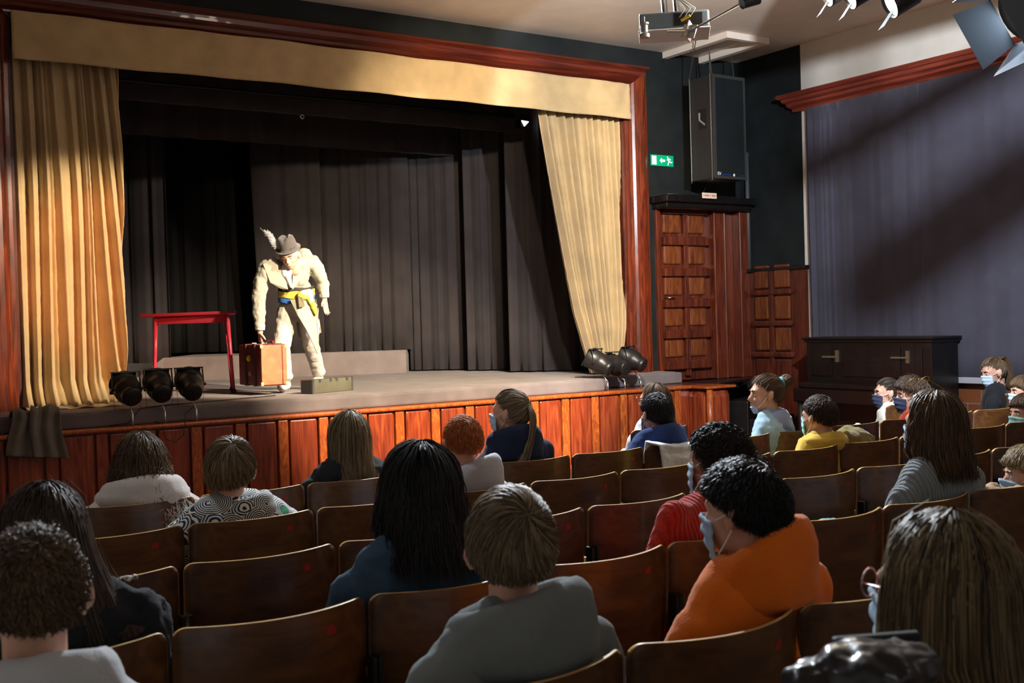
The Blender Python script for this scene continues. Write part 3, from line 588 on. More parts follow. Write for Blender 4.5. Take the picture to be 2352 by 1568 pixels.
# ------------------------------------------------------------ props on stage
ta = thing('table', 'red table with round metal legs standing on stage beside the curtain', 'table', (3.28, 10.86, ZP), 0)
A_ = at(322, 724, 11.0); B_ = at(543, 716, 10.45); A_.z = B_.z = 0; C_ = B_+B_.normalized()*.5-Vector((.02, 0, 0)); D2 = A_+A_.normalized()*.5
off = Vector((3.28, 10.86, 0))
c4 = [p_-off for p_ in (A_, B_, C_, D2)]
b = MB(); b.add([(p_.x, p_.y, .755) for p_ in c4]+[(p_.x, p_.y, .785) for p_ in c4], [(3, 2, 1, 0), (4, 5, 6, 7)]+[(i, (i+1) % 4, (i+1) % 4+4, i+4) for i in range(4)]); b.build('tabletop', M['red'], ta, bevel=.006)
ce = sum(c4, Vector())/4
lg = [ce+(p_-ce)*f_ for p_, f_ in zip(c4, (.66, .82, .82, .66))]
b = MB()
for i in range(4): 
    p0, p1 = lg[i], lg[(i+1) % 4]; b.add([(p0.x, p0.y, .68), (p1.x, p1.y, .68), (p1.x, p1.y, .755), (p0.x, p0.y, .755)], [(0, 1, 2, 3)])
b.build('apron', M['red'], ta, solid=.02)
for i in range(4):
    p0 = lg[i]; p1 = ce+(c4[i]-ce)*(.74, .90, .90, .74)[i]
    l_ = MB().tube([(p0.x, p0.y, .75), (p1.x, p1.y, .03)], [.021, .015], 12).build('leg', M['red'], ta, True)
    MB().lathe([(.028, 0), (.028, .02), (.015, .045)], Matrix.Translation((p1.x, p1.y, .004)), 10).build('foot_cap', M['black'], l_)
# keyboard case on the deck
cs = thing('instrument_case', 'long olive grey hard case with silver edges lying on stage by the actor', 'case', (3.945, 9.35, ZP+.005), math.atan2(.26, .50))
MB().box((0, 0, .0), (.53, .14, .125)).build('case_body', M['case'], cs, bevel=.006)
MB().box((-.006, .004, .004), (.001, .136, .121)).build('end_panel', M['case_dark'], cs)
b = MB()
for x_ in (0, .515):
    b = MB(); b.box((x_-.003, -.006, -.002), (x_+.018, .0, .128)); b.box((x_-.003, .14, -.002), (x_+.018, .146, .128)); b.box((x_-.003, -.006, .122), (x_+.018, .146, .130)); b.build('metal_edge', M['steel'], cs)
b = MB()
for x_ in (.08, .22, .30, .44): MB().box((x_, -.004, .10), (x_+.03, .004, .133)).build('latch', M['steel'], cs)
cs.rotation_euler[2] = math.atan2(.23, .55)

# ------------------------------------------------------------ seats
chair_proto = {}
def make_chair():
    t = thing('theatre_chair', 'x', 'chair', (0, 0, 0), 0, 'brown plywood theatre chairs')
    W2 = .240; T = .011; z0, z1 = .34, .765; R = .030
    def outl(n=8):
        pts = [(-W2, z0+.02), (-W2+.02, z0), (W2-.02, z0), (W2, z0+.02)]
        pts += [(W2-R+R*math.cos(a), z1-R+R*math.sin(a)) for a in [k*PI/2/n for k in range(n+1)]]
        pts += [(-W2+R+R*math.cos(a), z1-R+R*math.sin(a)) for a in [PI/2+k*PI/2/n for k in range(n+1)]]
        return pts
    def yy(x, z): return .082*(x/W2)**2-.10*(z-.45)-.012*math.sin((z-.34)/.42*PI)
    nx, nz = 24, 12; b = MB(); fr = []; bk = []
    def half(z):  # half width at height z
        if z > z1-R: d_ = z-(z1-R); return W2-R+math.sqrt(max(0, R*R-d_*d_))
        return W2
    zs_ = [z0+(z1-R-z0)*k/8 for k in range(9)]+[z1-R+R*math.sin(k*PI/2/7) for k in range(1, 8)]
    for side in (0, 1):
        for z in zs_:
            hw = half(z)
            for k in range(nx+1):
                x = -hw+2*hw*k/nx; b.v.append((x, yy(x, z)+(T if side else 0), z))
    n1_ = len(zs_)*(nx+1); nr = len(zs_)
    for j in range(nr-1):
        for i in range(nx):
            a_ = j*(nx+1)+i; b.f.append((a_, a_+1, a_+nx+2, a_+nx+1)); b.mi.append(0)
            a_ += n1_; b.f.append((a_, a_+nx+1, a_+nx+2, a_+1)); b.mi.append(0)
    for j in range(nr-1):
        for i_ in (0, nx):
            a_ = j*(nx+1)+i_; c_ = a_+nx+1; q_ = (a_, c_, c_+n1_, a_+n1_); b.f.append(q_ if i_ == 0 else q_[::-1]); b.mi.append(1 if j > 9 else 2)
    for j in (0, nr-1):
        for i in range(nx):
            a_ = j*(nx+1)+i; q_ = (a_, a_+1, a_+1+n1_, a_+n1_); b.f.append(q_ if j else q_[::-1]); b.mi.append(1)
    bk_ = b.build('backrest', [M['seat_wood'], M['seat_edge'], M['seat_side']], t)
    for p_ in bk_.data.polygons: p_.use_smooth = p_.material_index != 2
    zc = z1-.055; xc = W2*.50
    MB().lathe([(.0005, -.003), (.015, -.003), (.0155, 0)], Matrix.Translation((xc, yy(xc, zc)-.0005, zc)) @ Matrix.Rotation(.328, 4, 'Z') @ Matrix.Rotation(-PI/2+.1, 4, 'X') @ Matrix.Rotation(PI, 4, 'X') , 16).build('number_disc', M['red_dot'], bk_)
    return t
def seat_parts(t, up_):
    def sf(i, j):
        x = -.215+.43*i; return (x, .03+.38*j, .398-.012*math.sin(PI*i)+.012*j-(.03*(j-.85)/.15 if j > .85 else 0))
    b = MB().grid(sf, 10, 12)
    if up_: b.xf(Matrix.Translation((0, .06, .43)) @ Matrix.Rotation(math.radians(9), 4, 'X') @ Matrix.Translation((0, -.06, -.43)))
    b.build('seat', M['seat_wood'], t, True, solid=.014)
    for s_ in (-1, 1):
        x = s_*.238
        b = MB(); b.box((x-.006, .0, 0), (x+.006, .035, .62)); b.box((x-.006, .0, .40), (x+.006, .30, .43)); b.box((x-.006, -.04, 0), (x+.006, .20, .02)); b.box((x-.006, .14, .02), (x+.006, .17, .42)); b.build('iron_frame', M['black'], t)
    for s_ in (-1, 1): MB().box((s_*.238-.006, .07, .55), (s_*.238+.006, .33, .572)).build('armrest', M['seat_edge'], t, bevel=.004)
chair_up = make_chair(); seat_parts(chair_up, True)
chair_dn = make_chair(); seat_parts(chair_dn, False)
rowY = {'Z': 1.70, 'A': 2.47, 'B': 3.21, 'C': 3.94, 'D': 4.68, 'E': 5.42, 'Y': .93}
rowX = {'Z': (1.40, .497), 'A': (.70, .4935), 'B': (.945, .4975), 'C': (1.18, .499), 'D': (1.95, .4985), 'E': (4.45, .4985), 'Y': (1.20, .497)}
rowN = {'Z': 'second nearest row', 'A': 'third row from the camera', 'B': 'fourth row from the camera', 'C': 'fifth row from the camera', 'D': 'row closest to the stage', 'E': 'short front row', 'Y': 'nearest row'}
seats = {'Y': [0], 'Z': [-3, -2, -1, 0, 1, 2], 'A': list(range(-2, 7)), 'B': list(range(-1, 9)), 'C': list(range(-1, 11)), 'D': list(range(-2, 12)), 'E': [0, 5, 8]}
who = {}   # (row,k) -> sitter description, filled below
ordn = ['first', 'second', 'third', 'fourth', 'fifth', 'sixth', 'seventh', 'eighth', 'ninth', 'tenth', 'eleventh', 'twelfth', 'thirteenth', 'fourteenth']
SIT = {('Z', -3): 'boy in white hoodie', ('Z', -1): 'boy in grey hoodie', ('Z', 0): 'child in orange hoodie', ('A', -1): 'girl in black puffer', ('A', 1): 'woman in blue jacket', ('A', 3): 'child in red sweater', ('A', 5): 'woman in grey sweater', ('A', 6): 'blond boy', ('B', 4): 'frizzy haired child',
       ('C', 0): 'boy in patterned jacket', ('C', 2): 'ginger boy', ('C', 6): 'boy in yellow hoodie', ('C', 10): 'masked boy in blue', ('D', -2): 'girl with fur hood', ('D', 0): 'long haired woman in black', ('D', 2): 'ponytail girl', ('D', 4): 'boy in navy hoodie', ('D', 6): 'woman with bun', ('D', 9): 'boy in red', ('D', 11): 'brown haired child', ('E', 0): 'girl in white', ('E', 5): 'girl in dark mask', ('E', 8): 'ponytailed girl in black', ('Y', 0): 'blonde woman in black'}
used = {'u': False, 'd': False}
def proj(P):
    d_ = Vector(P)-Vector((0, 0, H)); z = d_.dot(fw); return 1176+F*d_.dot(ri)/z, 784-F*d_.dot(up)/z
for r_, ks in seats.items():
    X0, pit = rowX[r_]; nv = 0
    for k in ks:
        y = rowY[r_]; x = X0+pit*(k+.5); px_, py_ = proj((x, y, fl(y)+.75)); seen = -60 < px_ < 2400 and py_ < 1568
        occ = (r_, k) in SIT
        if not seen and not occ: continue
        src = chair_dn if occ else chair_up; key = 'd' if occ else 'u'
        if used[key]: o = copy_tree(src)
        else: o = src; used[key] = True
        nv += seen; o.location = (x, y, fl(y)); o.rotation_euler = (0, 0, rnd.uniform(-.015, .015))
        o['label'] = ('plywood chair under the %s, %s' % (SIT[(r_, k)], rowN[r_])) if occ else ('empty plywood theatre chair, %s from left in the %s' % (ordn[nv-1], rowN[r_]))

# ------------------------------------------------------------ hair (strand tubes grown over the scalp)
def strands_mesh(b, P, R):                       # P (N,n,3) points, R (n,) radii -> triangular tapered strands
    N, n, _ = P.shape; T = np.gradient(P, axis=1); T /= (np.linalg.norm(T, axis=2, keepdims=True)+1e-9)
    ref = np.array([.31, .87, .38]); U = np.cross(T, ref); U /= (np.linalg.norm(U, axis=2, keepdims=True)+1e-9); W = np.cross(T, U)
    V = np.stack([P+(U*math.cos(a)+W*math.sin(a))*R[None, :, None] for a in (0, 2.094, 4.189)], axis=2).reshape(-1, 3)
    base = len(b.v); i = np.arange(N)[:, None, None]; j = np.arange(n-1)[None, :, None]; k = np.arange(3)[None, None, :]; k2 = (k+1) % 3
    a0 = base+(i*n+j)*3+k; a1 = base+(i*n+j)*3+k2; a2 = base+(i*n+j+1)*3+k2; a3 = base+(i*n+j+1)*3+k
    Fc = np.stack([a0, a1, a2, a3], axis=-1).reshape(-1, 4)
    b.v += [tuple(x) for x in V.tolist()]; b.f += [tuple(x) for x in Fc.tolist()]; b.mi += [0]*len(Fc)
HC = np.array([0, -.012, .012]); HR = np.array([.078, .096, .098])
EARLIFT = [0]
def hairline(d, lift=0):                         # d unit directions, +Y is the face
    lim = np.interp(d[..., 1], [-1, -.6, -.15, .1, .35, .6, .8, 1], [-.86, -.80, -.55, -.12, .12, .38, .5, .56])+EARLIFT[0]*np.interp(d[..., 1], [-1, -.7, -.2, .5, 1], [.45, .6, .8, .2, 0])
    return d[..., 2] > lim+lift
def roots(N, g, lift=0):
    out = np.zeros((0, 3))
    while len(out) < N:
        d = g.normal(size=(N*2, 3)); d /= np.linalg.norm(d, axis=1, keepdims=True); out = np.vstack([out, d[hairline(d, lift)]])
    return out[:N]
def polar(k):
    k = np.array(k, float); k /= np.linalg.norm(k); side = np.array([1., 0, 0]); side -= k*side.dot(k); side /= np.linalg.norm(side); back = np.cross(side, k); 
    if back[1] > 0: back = -back
    return k, back, side
def flow(d, s, g, o):                            # d (N,3) roots, s (n,) lengths along, options o -> (N,n,3)
    k, back, side = polar(o.get('crown', (0, -.45, .9)))
    a0 = np.arccos(np.clip(d @ k, -1, 1)); az0 = np.arctan2(d @ side, d @ back)
    N = len(d); az0 = az0[:, None]; a0 = a0[:, None]
    L = g.uniform(o.get('lmin', .6), 1, (N, 1))
    if o['len'] < .13: L = L*np.clip((d[:, 2:3]+.75)/.9, .25, 1)
    S = s[None, :]*L
    Rm = .095; amax = o.get('amax', 9.)
    a = np.minimum(a0+S/Rm, amax); drop = np.maximum(0, S-(np.maximum(amax-a0, 0))*Rm)
    azm = o.get('azmax', 9.); fz = np.clip((a-.3)/1.0, 0, 1)
    az = az0+(np.clip(az0, -azm, azm)-az0)*fz+o.get('swirl', 0)*(S/Rm)
    dr = np.cos(a)[..., None]*k+np.sin(a)[..., None]*(np.cos(az)[..., None]*back+np.sin(az)[..., None]*side)
    lift = 1+o.get('puff', .05)+o.get('rise', .04)*np.sin(np.clip(S/(o['len']+1e-6), 0, 1)*PI)[..., None]+g.uniform(0, o.get('layer', .05), (N, 1, 1))
    P = HC+HR*dr*lift
    out = dr*np.array([1, 1, 0]); 
    P += np.array([0, 0, -1.])*drop[..., None]+out*(o.get('spread', .12)*drop[..., None])
    fr = o.get('frizz', .003); t = np.linspace(0, 1, len(s))[None, :, None]
    w1 = g.normal(size=(N, 1, 3)); w2 = g.normal(size=(N, 1, 3)); ph = g.uniform(0, 6.3, (N, 1, 1))
    P += fr*(w1*np.sin(t*o.get('wav', 5)+ph)*t+w2*t*.7*np.clip(t, 0, 1))
    if o.get('ear'):
        NZ = g.uniform(0, .16, N)
        for j in range(1, len(s)):
            dd = (P[:, j]-HC)/HR; dd /= np.linalg.norm(dd, axis=1, keepdims=True); bad = ~hairline(dd, -.10-NZ); P[bad, j] = P[bad, j-1]+(P[bad, j]-P[bad, j-1])*.06
    bend = o.get('backpush')
    if bend is not None:                         # long hair lies over the upper back
        z = P[..., 2]; q = np.clip((-.10-z)/.12, 0, 1); P[..., 1] = P[..., 1]*(1-q)+np.minimum(P[..., 1], -bend)*q
    if 'sweep' in o: t1 = np.clip(drop/.3, 0, 1); P[..., 0] += o['sweep']*t1
    return P
def make_hair(parent, Hm, style, o, m_, seed):
    EARLIFT[0] = o.get('ear', 0); g = np.random.default_rng(seed); b = MB(); n = 9; N = o.get('n', 900); rad = o.get('rad', .0022)
    tp = np.array([1, 1, 1, .95, .9, .8, .65, .45, .1])*rad
    def shellcap(sc, lift=.05, drop=False):      # opaque underlayer over the scalp
        nu, nv = 40, 22; v = []; ok = {}
        for j in range(nv+1):
            for i in range(nu):
                th = 2*PI*i/nu; ph = PI*j/nv*.86+.01; d = np.array([math.sin(ph)*math.sin(th), -math.sin(ph)*math.cos(th), math.cos(ph)])
                ok[(i, j)] = bool(hairline(d, lift)); v.append(tuple(HC+HR*d*sc))
        f = [(j*nu+i, j*nu+(i+1) % nu, (j+1)*nu+(i+1) % nu, (j+1)*nu+i) for j in range(nv) for i in range(nu) if all(ok[q] for q in ((i, j), ((i+1) % nu, j), ((i+1) % nu, j+1), (i, j+1)))]
        b.add(v, f)
    if style in ('short', 'long'):
        shellcap(1+o.get('puff', .05)*.75)
        d = roots(N, g); s = np.linspace(0, o['len'], n); strands_mesh(b, flow(d, s, g, o), tp)
        if style == 'long':                      # inner curtain of hair
            az = np.linspace(-o['azmax'], o['azmax'], 41); k, back, side = polar(o.get('crown', (0, -.45, .9)))
            dd = np.array([math.cos(.5)*k+math.sin(.5)*(math.cos(x)*back+math.sin(x)*side) for x in az]); oo = dict(o); oo.update(frizz=0, layer=0, lmin=1, puff=o.get('puff', .05)*.5)
            P = flow(dd, np.linspace(0, o['len']*.88, 16), g, oo); v = P.reshape(-1, 3).tolist(); b.add(v, [(i*16+j, i*16+j+1, (i+1)*16+j+1, (i+1)*16+j) for i in range(40) for j in range(15)])
    elif style == 'curly':
        shellcap(1+o['puff']*.6)
        d = roots(N, g, .04); t = np.linspace(0, 1, n)[None, :, None]; R1 = o.get('coil', .008); ph = g.uniform(0, 6.3, (N, 1, 1)); rn = g.normal(size=(N, 3))
        u = np.cross(d, rn); u /= np.linalg.norm(u, axis=1, keepdims=True); w_ = np.cross(d, u); u = u[:, None]; w_ = w_[:, None]
        base_ = HC+HR*d*(1+o['puff']*g.uniform(.2, .9, (N, 1)))
        fall = np.array([0, 0, -1.])*o.get('fall', .02)
        P = base_[:, None]+(d[:, None]*.014+u*.012*g.choice([-1, 1], (N, 1, 1)))*t+R1*(np.cos(t*9+ph)*u+np.sin(t*9+ph)*w_)+fall*t*t
        strands_mesh(b, P, tp)
    elif style == 'tied':                        # swept to a tie point, then tail or bun
        shellcap(1.03); T = np.array(o['tie'], float); Td = (T-HC)/HR; Td /= np.linalg.norm(Td)
        d = roots(N, g); om = np.arccos(np.clip(d @ Td, -1, 1))[:, None, None]; t = np.linspace(0, 1, n)[None, :, None]
        dr = (np.sin((1-t)*om)*d[:, None]+np.sin(t*om)*Td)/np.sin(om); P = HC+HR*dr*(1.04+.05*np.sin(t*PI)+g.uniform(0, .03, (N, 1, 1)))+g.normal(size=(N, 1, 3))*.0025
        strands_mesh(b, P, tp)
        if o.get('tail'):
            K = o.get('ntail', 260); c = np.array([T]+[np.array(q, float) for q in o['tail']]); tt = np.linspace(0, len(c)-1, 14); cc = np.array([[np.interp(x, range(len(c)), c[:, a]) for a in range(3)] for x in tt])
            cc[1:-1] = (cc[:-2]+cc[1:-1]*2+cc[2:])/4
            r_ = np.interp(tt/(len(c)-1), [0, .15, .6, 1], [.012, o.get('tw', .028), o.get('tw', .028)*1.0, o.get('tw', .028)*.55])
            an = g.uniform(0, 6.3, K); rr = np.sqrt(g.uniform(0, 1, K)); q = np.stack([np.cos(an)*rr, np.sin(an)*rr*.6, 0*rr], 1)
            P = cc[None]+q[:, None]*r_[None, :, None]+g.normal(size=(K, 1, 3))*.012*np.linspace(0, 1, 14)[None, :, None]**2
            strands_mesh(b, P, np.interp(np.linspace(0, 1, 14), [0, .8, 1], [1, .9, .1])*rad)
        if o.get('bun'):
            K = 260; r0_ = o['bun']; ax = g.normal(size=(K, 3)); ax /= np.linalg.norm(ax, axis=1, keepdims=True); e = np.cross(ax, g.normal(size=(K, 3))); e /= np.linalg.norm(e, axis=1, keepdims=True); f_ = np.cross(ax, e)
            th = np.linspace(0, 2.6, n)[None, :, None]+g.uniform(0, 6, (K, 1, 1)); P = T+np.array(o.get('boff', (0, -.03, .015)))+(np.cos(th)*e[:, None]+np.sin(th)*f_[:, None])*r0_*g.uniform(.85, 1.05, (K, 1, 1))
            strands_mesh(b, P, tp*1.2); b.ell(tuple(T+np.array(o.get('boff', (0, -.03, .015)))), (r0_*.9,)*3)
    if o.get('stray'):
        K = o['stray']; d = roots(K, g); oo = dict(o); oo.setdefault('len', .1); oo.update(layer=.22, frizz=.012, lmin=.3); 
        strands_mesh(b, flow(d, np.linspace(0, oo['len'], n), g, oo), tp*.35)
    b.xf(Hm); return b.build('hair', m_, parent, True)

# ------------------------------------------------------------ people
SKIN = mat('light_skin', (.62, .34, .24), .5, spec=.4); SKIN.node_tree.nodes['Principled BSDF'].inputs['Subsurface Weight'].default_value = .12
SKIN.node_tree.nodes['Principled BSDF'].inputs['Subsurface Radius'].default_value = (.02, .008, .004)
SKIN2 = mat('warm_brown_skin', (.30, .15, .09), .5, spec=.4)
def head_prims(b, Hm, ears=True):
    t = MB()
    t.ell((0, -.012, .015), (.074, .092, .092), nu=24, nv=16); t.ell((0, .030, -.040), (.054, .056, .074)); t.ell((0, .050, -.088), (.028, .026, .022))
    t.ell((0, .062, .012), (.052, .024, .040)); t.ell((.034, .052, -.030), (.024, .026, .024)); t.ell((-.034, .052, -.030), (.024, .026, .024))
    t.cap((0, .082, .004), (0, .098, -.030), .009, .0125); t.ell((.009, .090, -.034), (.009, .009, .007)); t.ell((-.009, .090, -.034), (.009, .009, .007))
    t.ell((0, .084, -.058), (.021, .010, .0055)); t.ell((0, .082, -.068), (.018, .010, .006)); t.cap((-.036, .078, .022), (.036, .078, .022), .008, .008)
    for q in ((-1, 1) if ears else ()):
        R = Euler((.15, 0, q*-.35)).to_matrix(); t.ell((q*.080, -.006, -.008), (.009, .019, .031), R); t.ell((q*.090, -.016, -.002), (.010, .012, .030), Euler((.15, 0, q*-.7)).to_matrix()); t.ell((q*.082, .0, -.034), (.009, .010, .011))
    t.cap((0, -.022, -.06), (0, -.030, -.15), .052, .052)
    t.xf(Hm); b.add(t.v, t.f); return b
def hand(b, w_, d, side, up_=Vector((0, 0, 1)), curl=.5, s=1):     # wrist, direction, side of thumb; five separate fingers
    d = Vector(d).normalized(); x = Vector(side).normalized(); nrm = d.cross(x).normalized(); w_ = Vector(w_)
    for k in range(4): b.cap(w_+d*.012*s+x*(.018-.012*k)*s, w_+d*.078*s+x*(.026-.0175*k)*s, .013*s, .0105*s, 8)
    for k, L in enumerate((.066, .074, .070, .055)):
        p = w_+d*.080*s+x*(.028-.0185*k)*s; dd = (d+x*(.10-.07*k)).normalized()
        for q in range(3):
            a = curl*(q+.6)*.75; e = p+(dd*math.cos(a)-nrm*math.sin(a))*(L*(.45, .31, .24)[q])*s; b.cap(p, e, (.0088-.001*q)*s, (.0078-.001*q)*s, 8); p = e
    p = w_+d*.02*s+x*.026*s; q1 = p+(d*.6+x*.8).normalized()*.035*s-nrm*.006*s; q2 = q1+(d*.9+x*.35).normalized()*.028*s-nrm*.012*s*curl
    b.cap(p, q1, .013*s, .010*s, 8); b.cap(q1, q2, .0098*s, .0078*s, 8)
def add_mask(t, Hm, m_):
    def fn(i, j):
        a = (i-.5)*2*1.12; z = -.006-.100*j; r_ = 1.03+.08*math.sin(PI*j); q = max(0, 1-abs(a)/.5)
        return Vector(((.072)*math.sin(a), .020+(.070+.020*q*(1-j)**.7+.004*math.sin(j*20))*r_*math.cos(a)-.012*max(0, j-.6), z-.012*abs(a)))
    mk = MB().grid(fn, 18, 12).xf(Hm).build('face_mask', m_, t, True, solid=.002)
    for q in (-1, 1):
        for z0, z1 in ((-.005, .012), (-.09, -.035)): MB().tube([Hm @ Vector((q*.062, .044, z0-.01)), Hm @ Vector((q*.079, .015, (z0+z1)/2-.006)), Hm @ Vector((q*.090, -.010, z1))], .0018, 5).build('ear_loop', M['strap_white'], mk)
def add_glasses(t, Hm, m_, z=0.0, up_=False):
    b = MB()
    M2 = Hm @ (Matrix.Translation((0, -.02, .085)) @ Matrix.Rotation(.7, 4, 'X') if up_ else Matrix())
    for q in (-1, 1):
        b.tube([M2 @ Vector((q*.034+.025*math.cos(a*PI/8), .098, .006+.022*math.sin(a*PI/8))) for a in range(17)], .0016, 5, False)
        b.tube([M2 @ Vector((q*.059, .096, .010)), M2 @ Vector((q*.082, .05, .012)), M2 @ Vector((q*.086, -.02, .008))], .0016, 5)
    b.tube([M2 @ Vector((-.009, .098, .01)), M2 @ Vector((0, .101, .014)), M2 @ Vector((.009, .098, .01))], .0014, 5); b.build('glasses', m_, t)
def add_eyes(t, Hm):
    for q in (-1, 1):
        e = MB().ell((q*.030, .0715, .002), (.0125, .0105, .010)).xf(Hm).build('eye', M['eye'], t, True); MB().ell((q*.030, .0808, .002), (.005, .0025, .005)).xf(Hm).build('iris', M['iris'], e, True)
        MB().chain([(q*.014, .088, .020), (q*.032, .088, .025), (q*.048, .077, .020)], [.003, .0035, .002]).xf(Hm).build('eyebrow', t['browmat'] if 'browmat' in t else M['iris'], t, True)
def make_hood(t, nk, s, hd, m_, f0=0):
    hl, k_, hx_, tx = hd.get('lift', 0), hd.get('size', 1)*s, hd.get('x', 0), hd.get('tx', 0)
    prof = [(.50, -.030, 0), (.52, .020, 0), (.60, .058, 0), (.72, .080, 0), (.86, .082, 0), (.98, .064, 0), (1.05, .030, .05), (1.06, -.012, .3), (1.05, -.04, .6), (.99, -.06, .9), (.88, -.07, 1.0), (.76, -.06, 1.0)]
    def fn(i, j):
        a = (i-.5)*2*2.35; c = math.cos(a); q = j*(len(prof)-1); n0 = min(int(q), len(prof)-2); fr = q-n0
        r, z, dp = [prof[n0][w_]*(1-fr)+prof[n0+1][w_]*fr for w_ in range(3)]
        deep = .015+.105*max(0, math.cos(a*.5))**3
        z = z+hl*(.5+.5*c)*(1 if z > -.02 else .4)-dp*deep-.045*(1-c)*.5*(1 if z > 0 else .5)+tx*math.sin(a)
        z += .006*math.sin(5*a+2)*dp; zz_ = nk.z+z*k_
        lo_ = .80; zz_ = lo_+(zz_-lo_)*.25 if (zz_ < lo_ and c > -.3) else zz_
        return (nk.x+hx_*(.5+.5*c)+.125*k_*r*math.sin(a)*(1+.12*c), nk.y+.012-.118*k_*r*c*(1 if c > 0 else .8), zz_)
    o = MB().grid(fn, 56, 26).build('hood', m_, t, True, solid=.012, wr=(.07, .014)); return o
pseed = [100]
def person(key, label, px, py, ptop, row, top, hair, hm, ho, rot=0, hyaw=0, hpitch=0, hroll=0, s=1.0, lean=(0, 0), skin=None, hood=None, puff=0, mask=None, eyes=False, trousers='jeans', yoff=.175, wr=(.09, .02), sw=1.15, topname='sweater', pitch_t=.0):
    """a seated spectator: head at image (px,py) above the given row; returns the root"""
    Y = rowY[row]+yoff; D = (ri*((px-1176)/F)-up*((py-784)/F)+fw); P = D*(Y/D.y)+Vector((0, 0, H))
    D2 = (ri*((px-1176)/F)-up*((ptop-784)/F)+fw); ztop = (D2*(Y/D2.y)).z+H
    f0 = fl(Y); hx, hy = P.x, Y; hz = ztop-.112*s-ho.get('puff', .05)*.1*s
    rx, ry = hx-lean[0], hy-lean[1]+.02
    t = thing('person', label, 'person', (rx, ry, f0), math.radians(rot)); skin = skin or SKIN
    Ri = Matrix.Rotation(-math.radians(rot), 3, 'Z'); hp = Ri @ Vector((hx-rx, hy-ry, 0)); hp.z = hz-f0
    Hm = Matrix.Translation(hp) @ Euler((math.radians(hpitch), math.radians(hroll), math.radians(hyaw))).to_matrix().to_4x4() @ Matrix.Scale(s, 4)
    zs = hp.z-.185*s; nk = Vector((hp.x*.85, hp.y*.8-.02, zs)); pel = Vector((0, .0, .50)); mid = pel.lerp(nk, .5)+Vector((0, -.015, 0)); ch = pel.lerp(nk, .78)+Vector((0, -.01, 0))
    rl = Matrix.Rotation(math.atan2(hp.x*.6, zs-.5), 3, 'Y'); W_ = .150*s*sw
    Ls = nk+rl @ Vector((-W_, 0, -.055*s)); Rs = nk+rl @ Vector((W_, 0, -.055*s)); Le = Ls+Vector((-.075, .05, -.25*s)); Re = Rs+Vector((.075, .05, -.25*s)); Lw = Vector((-.06, .23, .57)); Rw = Vector((.06, .23, .57))
    # body: one continuous surface
    b = MB(); head_prims(b, Hm, hair != 'long'); b.cap(Hm @ Vector((0, -.025, -.12)), nk-Vector((0, 0, .03)), .05*s, .055*s); b.cap(Ls, Rs, .04, .04); b.ell(ch, (.12*s, .08*s, .13*s)); b.ell(mid, (.11, .08, .12)); b.ell(pel, (.13, .10, .09))
    for A1, A2, A3, q in ((Ls, Le, Lw, -1), (Rs, Re, Rw, 1)):
        b.cap(A1, A2, .035, .03); b.cap(A2, A3, .028, .022); hand(b, A3, (-q*.25, .9, -.3), (-q, -.1, .2), curl=.45, s=.85)
        b.cap((q*.08, .03, .48), (q*.10, .36, .48), .06, .05); b.cap((q*.10, .36, .48), (q*.10, .36, .12), .045, .03)
    b.build('body', skin, t, True, voxel=.0085, smit=2)
    # clothes
    b = MB(); pf_ = puff
    b.ell(pel, (.158*sw+pf_, .125+pf_, .12)); b.ell(mid, (.152*s*sw+pf_, .112+pf_, .17)); b.ell(ch, (.170*s*sw+pf_, .105*s+pf_, .17*s)); b.ell(nk-Vector((0, -.01, .10*s)), (.13*s*sw+pf_, .09*s+pf_, .085*s))
    b.cap(Ls, Rs, .056*s+pf_*.6, .056*s+pf_*.6); b.cap(nk+Vector((-.03, 0, .0)), Ls, .042*s, .058*s+pf_*.5); b.cap(nk+Vector((.03, 0, .0)), Rs, .042*s, .058*s+pf_*.5)
    b.cap(nk+Vector((0, .005, -.01)), nk+Vector((0, .0, .025*s)), .058*s, .058*s)
    for A1, A2, A3 in ((Ls, Le, Lw), (Rs, Re, Rw)): b.cap(A1, A2, .060*s+pf_, .050*s+pf_); b.cap(A2, A3, .050*s+pf_, .034+pf_*.4)
    b.build(topname, top, t, True, voxel=.013, smit=3, wr=wr)
    if hood: make_hood(t, nk, s, hood, top, f0)
    b = MB()
    for q in (-1, 1): b.cap((q*.085, .0, .47), (q*.105, .37, .48), .085, .068); b.cap((q*.105, .37, .48), (q*.105, .36, .12), .062, .048)
    b.ell((0, 0, .48), (.16, .12, .07)); b.build('trousers', M[trousers], t, True, voxel=.016, smit=2)
    for q in (-1, 1):
        b = MB(); b.ell((q*.105, .40, .045), (.042, .11, .045)); b.cap((q*.105, .34, .05), (q*.105, .34, .10), .045, .042); b.build('shoe', M['black'], t, True, voxel=.012, smit=2)
    t['browmat'] = 0; del t['browmat']
    if eyes: add_eyes(t, Hm)
    if hair: pseed[0] += 1; make_hair(t, Hm, hair, ho, hm, pseed[0])
    if mask: add_mask(t, Hm, M[mask])
    return t, Hm, nk, s
HB = {'dkbrown': hairmat('dark_brown_hair', (.018, .011, .007), (.055, .032, .018)), 'brown': hairmat('brown_hair', (.05, .03, .016), (.13, .075, .038)), 'black': hairmat('black_hair', (.004, .004, .005), (.012, .011, .012), .34),
      'ltbrown': hairmat('light_brown_hair', (.080, .054, .031), (.24, .178, .105)), 'ginger': hairmat('ginger_hair', (.30, .085, .022), (.50, .17, .045), .5), 'blond': hairmat('dark_blond_hair', (.14, .095, .045), (.36, .26, .13)), 'streak': hairmat('brown_hair_with_blond_strands', (.04, .026, .015), (.20, .14, .07)),
      'curl': hairmat('dark_curly_hair', (.006, .005, .005), (.022, .018, .016), .42)}
